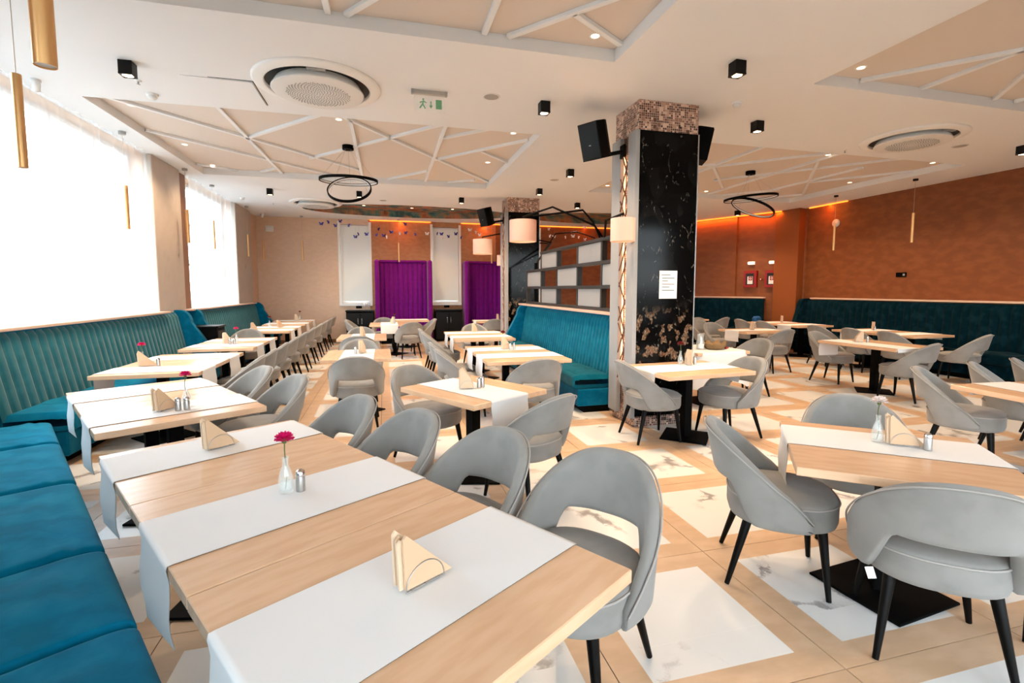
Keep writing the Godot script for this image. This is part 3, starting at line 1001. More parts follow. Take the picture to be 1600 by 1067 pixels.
func build_right_side() -> void:
	var p0 := Vector3(9.98, 0, -9.85)
	var dd := (Vector3(7.8, 0, -14.6) - p0).normalized()
	var nn := Vector3(dd.z, 0, -dd.x)
	if nn.x > 0.0:
		nn = -nn
	var B := Basis(dd, Vector3.UP, dd.cross(Vector3.UP))
	var turn := atan2(nn.x, nn.z)
	# amber cove light on the angled wall
	tag(obj("cove_light", MB.new().box(p0 + dd * 2.2 + nn * 0.14 + Vector3(0, HC - 0.02, 0), Vector3(3.4, 0.02, 0.03), 0.003, B), M.orange_led), "warm amber cove light strip over the dark corner bench", "light strip", "amber cove light strips")
	var a := AreaLight3D.new()
	a.name = "cove_glow"
	a.area_size = Vector2(3.4, 0.03)
	a.light_color = Color(1, 0.5, 0.14)
	a.light_energy = 2.6
	a.area_range = 16.0
	a.shadow_enabled = true
	add_child(a, true)
	a.basis = Basis.looking_at(Vector3(0, -1, 0) - nn * 0.3, dd.cross(Vector3.UP))
	a.position = p0 + dd * 2.2 + nn * 0.16 + Vector3(0, HC - 0.04, 0)
	tag(obj("cove_light", MB.new().box(Vector3(9.93, HC - 0.02, -9.2), Vector3(0.03, 0.02, 1.0), 0.003), M.orange_led), "warm amber cove light strip beside the orange pilaster", "light strip", "amber cove light strips")
	area("cove_glow", Vector3(9.9, HC - 0.04, -9.2), Vector3(0.25, -1, 0), Vector2(0.03, 1.0), 0.8, Color(1, 0.5, 0.14))
	# fire hose cabinets and emergency lamps
	var k := 0
	for q in [[Vector3(9.45, 1.77, -10.98), "red framed fire hose cabinet, further one from the orange pilaster"], [Vector3(9.68, 1.77, -10.49), "red framed fire hose cabinet right beside the orange pilaster"]]:
		var t := thing("fire_cabinet", q[1], "fire cabinet", q[0] + nn * 0.03, turn, "red fire cabinets")
		obj("case", MB.new().box(Vector3(0, 0, 0), Vector3(0.34, 0.44, 0.1), 0.006), M.red, t)
		obj("window", MB.new().box(Vector3(0, 0, 0.05), Vector3(0.21, 0.3, 0.006), 0.001), M.slot, t)
		var st := obj("sticker", MB.new().box(Vector3(0.01, -0.03, 0.055), Vector3(0.14, 0.2, 0.003)), M.paper, t)
		obj("red_square", MB.new().box(Vector3(0.02, 0.015, 0.058), Vector3(0.1, 0.1, 0.002)), M.red, st)
		obj("hose_mark", MB.new().lathe([[0.018, 0.001], [0.03, 0.002], [0.018, 0.003]], 12, Vector3(0.02, 0.015, 0.0585), Basis(Vector3.RIGHT, PI / 2)), M.paper, st)
		var l := thing("emergency_lamp", "small white emergency lamp above the " + ["left" , "right"][k] + " fire hose cabinet", "lamp", q[0] + nn * 0.03 + Vector3(0, 0.42, 0), turn, "emergency lamps")
		obj("diffuser", MB.new().box(Vector3(0, 0, 0.02), Vector3(0.16, 0.07, 0.05), 0.012), emit(Color(1, 0.93, 0.86), 1.0), l)
		obj("back_plate", MB.new().box(Vector3(0, 0, -0.02), Vector3(0.18, 0.085, 0.03), 0.004), M.white, l)
		k += 1
	var eb := thing("emergency_lamp", "white box-shaped emergency lamp high on the back wall near the left corner", "lamp", Vector3(-2.95, 3.13, WB + 0.05), 0.0, "emergency lamps")
	obj("housing", MB.new().box(Vector3(0, 0, -0.02), Vector3(0.2, 0.16, 0.05), 0.006), M.white, eb)
	obj("diffuser", MB.new().box(Vector3(0, -0.01, 0.015), Vector3(0.18, 0.12, 0.03), 0.01), M.plastic, eb)
	var al := thing("alarm_button", "small red fire alarm button between the two fire hose cabinets", "alarm", Vector3(9.565, 1.76, -10.74) + nn * 0.02, turn)
	obj("housing", MB.new().lathe([[0, 0.03], [0.03, 0.03], [0.035, 0.0]], 14, Vector3.ZERO, Basis(Vector3.RIGHT, PI / 2)), M.red, al)
	obj("button", MB.new().lathe([[0, 0.04], [0.012, 0.04], [0.014, 0.03]], 12, Vector3.ZERO, Basis(Vector3.RIGHT, PI / 2)), M.paper, al)
	var th := thing("thermostat", "black thermostat panel on the brown right-hand wall", "thermostat", Vector3(9.99, 1.79, -7.49), -PI / 2)
	obj("panel", MB.new().box(Vector3.ZERO, Vector3(0.2, 0.09, 0.02), 0.004), M.black, th)
	obj("display", MB.new().box(Vector3(0.06, 0, 0.011), Vector3(0.04, 0.04, 0.003)), M.grey, th)
	var wl := thing("wall_speaker", "round white speaker high on the brown wall beside the orange pilaster", "speaker", Vector3(9.98, 3.0, -9.0), -PI / 2)
	obj("rim", MB.new().lathe([[0.06, 0.03], [0.085, 0.025], [0.09, 0.0]], 20, Vector3.ZERO, Basis(Vector3.RIGHT, PI / 2)), M.white, wl)
	obj("grille", MB.new().lathe([[0.0, 0.028], [0.062, 0.026], [0.064, 0.01]], 20, Vector3.ZERO, Basis(Vector3.RIGHT, PI / 2)), M.plastic, wl)
	# bright blue cushion at the end of the corner bench
	tag(obj("blue_cushion", MB.new().box(Vector3(9.2, 0.66, -10.42), Vector3(0.3, 0.32, 0.12), 0.05, Basis(Vector3.UP, 0.3) * Basis(Vector3.RIGHT, -0.2)), mat(Color(0.04, 0.3, 0.5), 0.8)), "bright blue cushion against the foot of the orange pilaster", "cushion")

# ------------------------------------------------------------------ tables
var tables := []

func build_tables() -> void:
	var L := 0.9
	var W := 0.77
	# key, centre x, z, turn (deg), length along the runner, depth, runner offset, runner skew, drop a, drop b, description
	var a := 32.0
	tables = [
		["t3", 0.078, -1.278, a, L, W, 0.0, 0.0, 0.26, 0.12, "the nearest table of the angled row"],
		["t2", -0.332, -1.935, a, L, W, 0.0, 0.0, 0.26, 0.1, "the middle table of the angled row"],
		["t1", -0.742, -2.59, a, L, W, -0.14, -2.5, 0.25, 0.1, "the farthest table of the angled row"],
		["t4", -1.375, -3.67, a, L, W, 0.03, 0.0, 0.28, 0.1, "the table just behind the angled row"],
		["t5", -1.785, -4.327, a, L, W, -0.05, 0.0, 0.24, 0.1, "the second table behind the angled row"],
		["w1", -2.18, -5.6, 0.0, 0.9, W, 0.1, 0.0, 0.26, 0.22, "the first straight table by the window"],
		["w2", -2.18, -6.375, 0.0, 0.9, W, 0.0, 0.0, 0.1, 0.22, "the second straight table by the window"],
		["w3", -2.18, -7.62, 0.0, 0.9, W, 0.0, 0.0, 0.1, 0.22, "the third straight table by the window"],
		["w4", -2.18, -8.395, 0.0, 0.9, W, 0.0, 0.0, 0.1, 0.22, "the fourth straight table by the window"],
		["w5", -2.2, -10.3, 0.0, 0.9, W, 0.0, 0.0, 0.1, 0.22, "the fifth straight table by the window"],
		["w6", -2.2, -11.075, 0.0, 0.9, W, 0.0, 0.0, 0.1, 0.22, "the sixth straight table by the window"],
		["w7", -2.2, -12.25, 0.0, 0.9, W, 0.0, 0.0, 0.1, 0.22, "the seventh straight table by the window"],
		["w8", -2.2, -13.3, 0.0, 0.9, W, 0.0, 0.0, 0.1, 0.22, "the last window table before the back wall"],
		["m1", 0.674, -3.81, -59.0, L, W, 0.03, 0.0, 0.1, 0.2, "the angled table in the room's middle"],
		["m2", -0.32, -6.2, 90.0, L, W, 0.0, 0.0, 0.1, 0.1, "the nearer small table in the aisle"],
		["m3", -0.36, -8.55, 90.0, L, W, 0.0, 0.0, 0.1, 0.1, "the farther small table in the aisle"],
		["m4", 0.22, -11.6, 90.0, 0.9, 1.1, -0.12, 0.0, 0.2, 0.25, "the table before the left purple booth"],
		["m5", 0.55, -12.95, 0.0, 1.1, 0.8, 0.0, 0.0, 0.05, 0.05, "the table inside the left purple booth"],
		["d1", 1.56, -5.52, 0.0, 0.98, W, -0.08, 0.0, 0.24, 0.1, "the nearest table along the divider bench"],
		["d2", 1.56, -6.295, 0.0, 0.98, W, 0.05, 0.0, 0.24, 0.1, "the second table along the divider bench"],
		["d3", 1.56, -7.97, 0.0, 0.98, W, -0.05, 0.0, 0.24, 0.1, "the third table along the divider bench"],
		["d4", 1.56, -8.745, 0.0, 0.98, W, 0.0, 0.0, 0.24, 0.1, "the farthest table along the divider bench"],
		["d5", 2.75, -12.1, 0.0, 1.1, 0.8, 0.0, 0.0, 0.2, 0.05, "the table before the right purple booth"],
		["p1", 2.95, -4.27, 4.0, 1.0, W, -0.02, 0.0, 0.2, 0.15, "the table against the black marble pillar"],
		["r1", 2.38, -1.785, -39.0, 0.88, 0.86, -0.12, 0.0, 0.24, 0.1, "the right front table with white flower"],
		["r2", 4.9, -2.45, 85.0, 0.95, W, 0.02, 0.0, 0.1, 0.1, "the cut-off table at the right edge"],
		["r3", 6.95, -5.5, 90.0, 1.2, 0.85, -0.2, 0.0, 0.05, 0.24, "the free-standing table right of the pillar"],
		["r4", 9.05, -6.55, 0.0, 0.95, W, 0.0, 0.0, 0.24, 0.1, "the nearest table along the dark bench"],
		["r5", 9.05, -7.325, 0.0, 0.95, W, 0.0, 0.0, 0.22, 0.1, "the second table along the dark bench"],
		["r6", 9.05, -8.9, 0.0, 0.95, W, 0.0, 0.0, 0.22, 0.1, "the third table along the dark bench"],
		["r7", 9.05, -9.675, 0.0, 0.95, W, 0.0, 0.0, 0.22, 0.1, "the dark-bench table by the orange pilaster"],
		["r8", 6.95, -7.95, 0.0, 1.0, 0.8, 0.0, 0.0, 0.2, 0.22, "the table in the right side's middle"],
		["r9", 7.8, -11.5, 0.0, 1.0, W, 0.0, 0.0, 0.22, 0.1, "the table in the far right corner"],
	]
	for t in tables:
		var turn: float = deg_to_rad(t[3])
		var at := Vector3(t[1], 0, t[2])
		var o := thing("dining_table", "light oak square table on a black column: " + t[10], "table", at, turn, "oak restaurant tables")
		o.set_meta("label", ("light oak pedestal table, " + t[10]).replace("table, the ", "table, "))
		obj("tabletop", MB.new().box(Vector3(0, TOP - 0.02, 0), Vector3(t[4], 0.04, t[5]), 0.003), M.oak, o)
		obj("support_plate", MB.new().box(Vector3(0, TOP - 0.046, 0), Vector3(0.36, 0.012, 0.36), 0.002).box(Vector3(0, TOP - 0.066, 0), Vector3(0.34, 0.03, 0.05), 0.002), M.black, o)
		obj("column", MB.new().box(Vector3(0, 0.32, 0), Vector3(0.085, 0.62, 0.085), 0.004), M.black, o)
		obj("base_plate", MB.new().box(Vector3(0, 0.008, 0), Vector3(0.44, 0.014, 0.44), 0.004, Basis(Vector3.UP, PI / 4)), M.black, o)
		runner(t, at, turn)
	# table behind the pillar under a white cloth
	var wt := thing("dining_table", "table under a full white cloth behind the marble pillar", "table", Vector3(4.12, 0, -5.62), 0.05, "oak restaurant tables")
	obj("tabletop", MB.new().box(Vector3(0, TOP - 0.02, 0), Vector3(0.8, 0.04, 0.8), 0.003), M.oak, wt)
	obj("column", MB.new().box(Vector3(0, 0.32, 0), Vector3(0.085, 0.62, 0.085), 0.004), M.black, wt)
	obj("base_plate", MB.new().box(Vector3(0, 0.008, 0), Vector3(0.44, 0.014, 0.44), 0.004), M.black, wt)
	var P := []
	for i in 9:
		var row := PackedVector3Array()
		for k in 80:
			var ang := TAU * k / 80
			var ca := cos(ang)
			var sa := sin(ang)
			var sq := 0.41 / maxf(absf(ca), absf(sa))
			sq = minf(sq, 0.52)
			var f: float = [0.0, 0.5, 0.97, 1.0, 1.01, 1.03, 1.05, 1.07, 1.09][i]
			var y: float = [0.004, 0.004, 0.004, -0.002, -0.03, -0.12, -0.22, -0.3, -0.36][i]
			var wv := 0.0 if i < 4 else 0.018 * (i - 3) / 5.0 * sin(ang * 13.0)
			row.append(Vector3(ca * (sq * f + wv), TOP + y + (0.0 if i < 8 else -0.1 * (sq - 0.41) / 0.11), sa * (sq * f + wv)))
		P.append(row)
	var cl := obj("tablecloth", MB.new().grid(P, false, true), M.cloth)
	cl.position = Vector3(4.12, 0, -5.62)
	cl.rotation.y = 0.05
	tag(cl, "white tablecloth hanging over the table behind the marble pillar", "tablecloth")
	build_table_items()

func runner(t: Array, at: Vector3, turn: float) -> void:
	var hl: float = t[4] / 2
	var path := []     # x, y, nx, ny
	var e := 0.004
	var da: float = t[8]
	var db: float = t[9]
	for k in 5:
		path.append([-hl - e - 0.006 * sin(k * 1.2), TOP - da + da * k / 5.0, -1.0, 0.0])
	path.append([-hl - e, TOP - 0.012, -1.0, 0.0])
	path.append([-hl - e * 0.3, TOP + 0.001, -0.7, 0.7])
	path.append([-hl + 0.012, TOP + 0.002, 0.0, 1.0])
	path.append([0.0, TOP + 0.002, 0.0, 1.0])
	path.append([hl - 0.012, TOP + 0.002, 0.0, 1.0])
	path.append([hl + e * 0.3, TOP + 0.001, 0.7, 0.7])
	path.append([hl + e, TOP - 0.012, 1.0, 0.0])
	for k in 5:
		path.append([hl + e + 0.006 * sin((4 - k) * 1.2), TOP - db * (k + 1) / 5.0, 1.0, 0.0])
	var w := 0.19
	var sk := tan(deg_to_rad(t[7]))
	var th := 0.0022
	var up := []
	for q in path:
		var row := PackedVector3Array()
		for s in [[-1.0, 0.0], [-1.0, 1.0], [-0.33, 1.0], [0.33, 1.0], [1.0, 1.0], [1.0, 0.0]]:
			var fl: float = 0.01 * maxf(0.0, (TOP - 0.03 - q[1]) / 0.2)
			row.append(Vector3(q[0] + q[2] * (th * s[1] + fl * sin(s[0] * 2.5 + q[1] * 5.0)), q[1] + q[3] * th * s[1], t[6] + s[0] * (w - fl * 0.8) + q[0] * sk))
		up.append(row)
	var o := obj("table_runner", MB.new().grid(up, false, true), M.cloth)
	o.position = at
	o.rotation.y = turn
	tag(o, "white cloth runner across " + t[10], "table runner", "white table runners")

func tdesc(key: String) -> String:
	for t in tables:
		if t[0] == key:
			return t[10]
	return ""

func tpos(key: String, x: float, z: float) -> Vector3:
	for t in tables:
		if t[0] == key:
			return Vector3(t[1], TOP, t[2]) + Basis(Vector3.UP, deg_to_rad(t[3])) * Vector3(x, 0, z)
	return Vector3.ZERO

func make_napkin_holder(many: bool) -> Node3D:
	var t := thing("napkin_holder", "", "napkin holder", Vector3.ZERO, 0.0, "napkin holders on the tables")
	var wire := MB.new()
	for s in [-0.026, 0.026]:
		var arc := []
		for k in 15:
			var a := PI * k / 14.0
			arc.append(Vector3(cos(a) * 0.062, 0.006 + sin(a) * 0.062, s))
		wire.tube(arc, 0.0016, 6)
		wire.tube([Vector3(-0.062, 0.006, s), Vector3(0.062, 0.006, s)], 0.0016, 6)
	for x in [-0.045, 0.0, 0.045]:
		wire.tube([Vector3(x, 0.0055, -0.028), Vector3(x, 0.0055, 0.028)], 0.0016, 6)
	obj("wire_frame", wire, M.steel, t)
	var cnt := 7 if many else 4
	for k in cnt:
		var z := lerpf(-0.02, 0.02, float(k) / (cnt - 1))
		var dx := 0.006 * sin(k * 2.7)
		var tall := 0.15 + 0.008 * cos(k * 1.9)
		var poly: PackedVector2Array
		if many:
			poly = PackedVector2Array([Vector2(-0.06 + dx, 0.009), Vector2(0.045 + dx, 0.009), Vector2(0.03 + dx, 0.08), Vector2(-0.03 + dx * 2, tall + 0.01), Vector2(-0.055 + dx * 2, tall)])
		else:
			poly = PackedVector2Array([Vector2(-0.066 + dx, 0.009), Vector2(0.085 + dx, 0.009), Vector2(-0.062 + dx, tall), Vector2(-0.072 + dx, tall - 0.01)])
		obj("napkin", MB.new().prism(poly, 0.0075, Transform3D(Basis(Vector3.UP, 0.05 * sin(k * 3.3)), Vector3(0, 0, z))), M.napkin if k % 2 == 0 else M.napkin_b, t)
	return t

func build_table_items() -> void:
	var nh := make_napkin_holder(false)
	var nm := make_napkin_holder(true)
	# napkin holders: table, x, z in table axes, turn in table axes (deg), many?
	for q in [["t3", 0.0, 0.0, 0.0, false], ["t1", -0.02, -0.1, 10.0, false], ["t4", -0.06, 0.04, 35.0, false], ["w1", -0.2, -0.16, 20.0, false], ["w3", -0.03, -0.22, 40.0, true], ["w5", -0.18, 0.2, 30.0, true], ["w6", 0.1, 0.1, 60.0, false], ["w8", 0.05, 0.0, 40.0, true],
			["m1", 0.0, 0.06, 60.0, true], ["m2", 0.05, 0.05, -30.0, true], ["m3", 0.0, 0.0, -25.0, true], ["m4", -0.1, -0.05, 40.0, true], ["d2", -0.02, 0.1, 20.0, true], ["d4", 0.05, -0.1, 35.0, true], ["d5", 0.05, 0.0, 60.0, true], ["p1", 0.12, -0.14, 70.0, true], ["r1", 0.08, -0.12, 8.0, false],
			["r3", 0.2, -0.1, 60.0, true], ["r5", 0.1, 0.0, 40.0, true], ["r7", 0.1, 0.1, 50.0, true], ["r8", -0.05, 0.0, 70.0, true], ["r9", 0.2, 0.0, 50.0, true]]:
		copy(nm if q[4] else nh, ("wire holder with fanned beige napkins on " if q[4] else "wire holder with triangular cream napkins on ") + tdesc(q[0]), tpos(q[0], q[1], q[2]) + Vector3(0, 0.0045, 0), deg_to_rad(q[3]) + table_turn(q[0]))
	# shakers
	var sh := thing("shaker", "", "shaker", Vector3.ZERO, 0.0, "salt and pepper shakers")
	obj("glass_body", MB.new().lathe([[0, 0], [0.017, 0.0], [0.018, 0.004], [0.017, 0.06], [0.0, 0.061]], 16), M.steel, sh)
	obj("cap", MB.new().lathe([[0.0175, 0.06], [0.018, 0.064], [0.0165, 0.078], [0.008, 0.085], [0, 0.086]], 16), M.chrome, sh)
	for q in [["t2", 0.035, -0.055, "steel shaker beside the vase on "], ["t4", 0.0, 0.12, "left steel shaker on "], ["t4", 0.045, 0.13, "right steel shaker on "], ["w1", -0.08, -0.12, "steel shaker on "], ["w3", 0.03, -0.12, "left steel shaker on "], ["w3", 0.08, -0.14, "right steel shaker on "],
			["m1", 0.04, -0.03, "left steel shaker on "], ["m1", 0.03, -0.075, "right steel shaker on "], ["m2", -0.02, -0.03, "steel shaker on "], ["d2", 0.02, 0.18, "left steel shaker on "], ["d2", 0.07, 0.18, "right steel shaker on "], ["p1", 0.2, -0.13, "steel shaker on "], ["r1", 0.17, -0.08, "white-capped shaker on "], ["r3", 0.12, -0.02, "steel shaker on "], ["r5", 0.02, 0.1, "steel shaker on "]]:
		copy(sh, q[3] + tdesc(q[0]), tpos(q[0], q[1], q[2]) + Vector3(0, 0.0045 if q[0] != "t2" else 0.0045, 0))
	# bud vases and carnations
	var va := thing("bud_vase", "", "vase", Vector3.ZERO, 0.0, "glass bud vases")
	obj("glass_bottle", MB.new().lathe([[0, 0.0], [0.026, 0.001], [0.028, 0.01], [0.027, 0.06], [0.02, 0.085], [0.012, 0.105], [0.0115, 0.135], [0.014, 0.14], [0.0115, 0.14], [0.0095, 0.135], [0.0095, 0.107], [0.017, 0.085], [0.024, 0.06], [0.024, 0.012], [0, 0.01]], 18), M.glass, va)
	obj("water", MB.new().lathe([[0, 0.012], [0.0225, 0.013], [0.0225, 0.045], [0, 0.045]], 16), M.acrylic, va)
	var fl := {"magenta": make_carnation(M.magenta), "dark": make_carnation(M.dark_red), "white": make_carnation(M.petal_white)}
	for q in [["t2", -0.01, -0.08, "magenta"], ["t4", 0.07, 0.02, "magenta"], ["w1", -0.26, -0.22, "magenta"], ["w3", 0.08, -0.25, "magenta"], ["w6", -0.1, 0.1, "dark"], ["w8", 0.1, -0.15, "dark"], ["d2", -0.04, 0.02, "dark"], ["p1", 0.07, -0.2, "dark"], ["r1", -0.02, -0.14, "white"], ["m4", -0.18, 0.0, "dark"]]:
		var at := tpos(q[0], q[1], q[2]) + Vector3(0, 0.0045, 0)
		copy(va, "clear glass bud vase standing on " + tdesc(q[0]), at)
		copy(fl[q[3]], {"magenta": "magenta carnation", "dark": "dark red carnation", "white": "white carnation"}[q[3]] + " in the vase on " + tdesc(q[0]), at + Vector3(0, 0.016, 0), rng.randf() * 6.0)
	# things on the white cloth table
	var j := thing("glass_jar", "clear glass jar standing on the white cloth behind the pillar", "jar", Vector3(4.0, TOP + 0.006, -5.52))
	obj("glass_body", MB.new().lathe([[0, 0], [0.05, 0.002], [0.055, 0.08], [0.04, 0.14], [0.045, 0.2], [0.04, 0.2], [0.036, 0.14], [0.05, 0.08], [0.045, 0.008], [0, 0.006]], 18), M.glass, j)
	obj("sugar", MB.new().lathe([[0, 0.01], [0.045, 0.012], [0.047, 0.07], [0, 0.075]], 16), M.paper, j)
	var bk := thing("bread_basket", "brown crumpled cloth bread basket on the white-clothed table", "basket", Vector3(4.2, TOP + 0.006, -5.5))
	var P := []
	for i in 7:
		var row := PackedVector3Array()
		for k in 40:
			var an := TAU * k / 40
			var r: float = [0.0, 0.1, 0.13, 0.15, 0.14, 0.1, 0.0][i]
			var y: float = [0.0, 0.0, 0.03, 0.07, 0.09 + 0.02 * sin(an * 7.0), 0.06, 0.05][i]
			row.append(Vector3(cos(an) * r * (1 + 0.1 * sin(an * 7)), y, sin(an) * r))
		P.append(row)
	obj("cloth", MB.new().grid(P, false, true), M.basket, bk)
	tag(obj("red_packet", MB.new().box(Vector3(4.38, TOP + 0.018, -5.5), Vector3(0.07, 0.02, 0.05), 0.005, Basis(Vector3.UP, 0.5)), M.red), "small red packet beside the bread basket on the white cloth", "packet")
	# green pot on the table before the right purple booth
	var gp := thing("plant_pot", "small olive-green pot on the table before the right purple booth", "pot", tpos("d5", 0.15, 0.1) + Vector3(0, 0.0045, 0))
	obj("pot", MB.new().lathe([[0, 0], [0.05, 0.0], [0.07, 0.12], [0.06, 0.12], [0.045, 0.02], [0, 0.02]], 16), mat(Color(0.42, 0.4, 0.2), 0.7), gp)
	obj("leaves", MB.new().lathe([[0, 0.1], [0.07, 0.13], [0.05, 0.18], [0, 0.2]], 12), M.stem, gp)

func table_turn(key: String) -> float:
	for t in tables:
		if t[0] == key:
			return deg_to_rad(t[3])
	return 0.0

func make_carnation(pm: Material) -> Node3D:
	var t := thing("carnation", "", "flower", Vector3.ZERO, 0.0, "carnations in bud vases")
	var st := []
	for k in 8:
		st.append(Vector3(0.006 * sin(k * 0.9), 0.025 * k, 0.004 * cos(k * 0.7)))
	var top: Vector3 = st[7]
	obj("stem", MB.new().tube(st, 0.0025, 6), M.stem, t)
	obj("calyx", MB.new().lathe([[0, 0], [0.007, 0.004], [0.009, 0.016], [0.006, 0.022], [0, 0.022]], 10, top), M.stem, t)
	# ruffled petals: rings of crinkled fans
	var r := RandomNumberGenerator.new()
	r.seed = 5
	var pet := MB.new()
	for ring in 4:
		var cnt: int = [5, 7, 9, 9][ring]
		for k in cnt:
			var an := TAU * (k + 0.4 * ring) / cnt + r.randf() * 0.3
			var tilt: float = [0.15, 0.55, 1.0, 1.45][ring]
			var ln: float = [0.028, 0.032, 0.034, 0.033][ring]
			var P := []
			for i in 5:
				var row := PackedVector3Array()
				for j in 9:
					var u := j / 8.0 * 2.0 - 1.0
					var s := i / 4.0
					var wd := 0.02 * s
					var q := Vector3(u * wd, cos(tilt) * ln * s * (1.0 - 0.12 * u * u), sin(tilt) * ln * s)
					q += Vector3(0, 0.0035, 0.0025) * sin(u * 9.0 + k) * s * s
					row.append(top + Vector3(0, 0.018, 0) + Basis(Vector3.UP, an) * q)
				P.append(row)
			pet.grid(P, false, false, Vector3.UP)
	obj("petals", pet, pm, t)
	return t

# ------------------------------------------------------------------ chairs
func sgp(x: float, e: float) -> float:
	return signf(x) * pow(absf(x), e)

func make_chair() -> Node3D:
	var t := thing("tub_chair", "", "chair", Vector3.ZERO, 0.0, "grey velvet tub chairs")
	# seat: a rounded cushion with a piped rim
	var P := []
	for q in [[0.0, 0.325], [0.9, 0.325], [0.97, 0.335], [1.0, 0.36], [1.0, 0.435], [0.985, 0.455], [0.94, 0.468], [0.8, 0.478], [0.5, 0.486], [0.0, 0.49]]:
		var row := PackedVector3Array()
		for k in 44:
			var a := TAU * k / 44
			row.append(Vector3(sgp(cos(a), 0.78) * 0.25 * q[0], q[1], 0.035 + sgp(sin(a), 0.82) * 0.255 * q[0]))
		P.append(row)
	obj("seat", MB.new().grid(P, false, true), M.velvet_grey, t)
	var pp := []
	for k in 44:
		var a := TAU * k / 44
		pp.append(Vector3(sgp(cos(a), 0.78) * 0.25, 0.45, 0.035 + sgp(sin(a), 0.82) * 0.256))
	obj("seat_piping", MB.new().tube(pp, 0.005, 6, -1.0, true), M.piping, t)
	# back shell: closed section swept round the seat, open below at the rear
	var rows := []
	var rim_o := []
	var N := 56
	var phm := deg_to_rad(112.0)
	for i in N + 1:
		var u := float(i) / N * 2.0 - 1.0
		var ph := u * phm
		var sp := sin(ph)
		var cp := cos(ph)
		var bx := sgp(sp, 0.86) * 0.264
		var bz := 0.02 - sgp(cp, 0.86) * 0.245
		var nrm := Vector3(sp / 0.264, 0, -cp / 0.245).normalized()
		var deg := absf(rad_to_deg(ph))
		var drop := 0.39 * pow((1.0 - cp) * 0.74, 1.12)
		var yt := maxf(0.81 - drop - 0.006, 0.372)
		var yb := lerpf(0.535, 0.335, smoothstep(36.0, 62.0, deg))
		yt = maxf(yt, yb + 0.03)
		var th := 0.026 * lerpf(1.0, 0.75, smoothstep(80.0, 112.0, deg))
		var row := PackedVector3Array()
		var hh := yt - yb
		var pts := []
		# inside from bottom to top, round the top, outside down, round the bottom
		for k in 6:
			pts.append([-1.0, 0.06 + 0.88 * k / 5.0])
		for k in range(1, 4):
			var a := PI * k / 4.0
			pts.append([-cos(a), 0.94 + 0.06 * sin(a)])
		for k in 6:
			pts.append([1.0, 0.94 - 0.88 * k / 5.0])
		for k in range(1, 4):
			var a := PI * k / 4.0
			pts.append([cos(a), 0.06 - 0.06 * sin(a)])
		for q in pts:
			var y: float = yb + hh * q[1]
			if q[1] > 0.9:
				y = yt - minf(0.026, hh * 0.3) * (1.0 - (q[1] - 0.94) / 0.06) if q[1] > 0.94 else yt - minf(0.026, hh * 0.3)
			elif q[1] < 0.1:
				y = yb + minf(0.026, hh * 0.3) * (q[1] / 0.06 if q[1] < 0.06 else 1.0)
			var f := (y - 0.36) / 0.45
			var lean := 0.085 * f * maxf(0.0, cp) + 0.012 * f
			var p: Vector3 = Vector3(bx, y, bz) + nrm * (th * q[0] + 0.02 * f * absf(sp)) + Vector3(0, 0, -lean)
			row.append(p)
		rows.append(row)
		var ft := (yt - 0.36) / 0.45
		rim_o.append(Vector3(bx, yt - 0.012, bz) + nrm * (th + 0.003 + 0.02 * ft * absf(sp)) + Vector3(0, 0, -(0.085 * ft * maxf(0.0, cp) + 0.012 * ft)))
	var first := PackedVector3Array()
	var last := PackedVector3Array()
	for k in rows[0].size():
		var c0 := Vector3.ZERO
		var c1 := Vector3.ZERO
		for e in rows[0].size():
			c0 += rows[0][e] / rows[0].size()
			c1 += rows[N][e] / rows[0].size()
		first.append(c0)
		last.append(c1)
	rows.push_front(first)
	rows.append(last)
	obj("backrest", MB.new().grid(rows, false, true), M.velvet_grey, t)
	obj("back_piping", MB.new().tube(rim_o, 0.0042, 6), M.piping, t)
	for s in [[-1, -1], [1, -1], [-1, 1], [1, 1]]:
		var a := Vector3(s[0] * 0.165, 0.33, 0.03 + s[1] * 0.165)
		var b := Vector3(s[0] * 0.215, 0.004, 0.0 + s[1] * 0.225)
		obj("leg", MB.new().tube([a, a.lerp(b, 0.5), b], 0.023, 12, 0.012), M.leg, t)
	return t

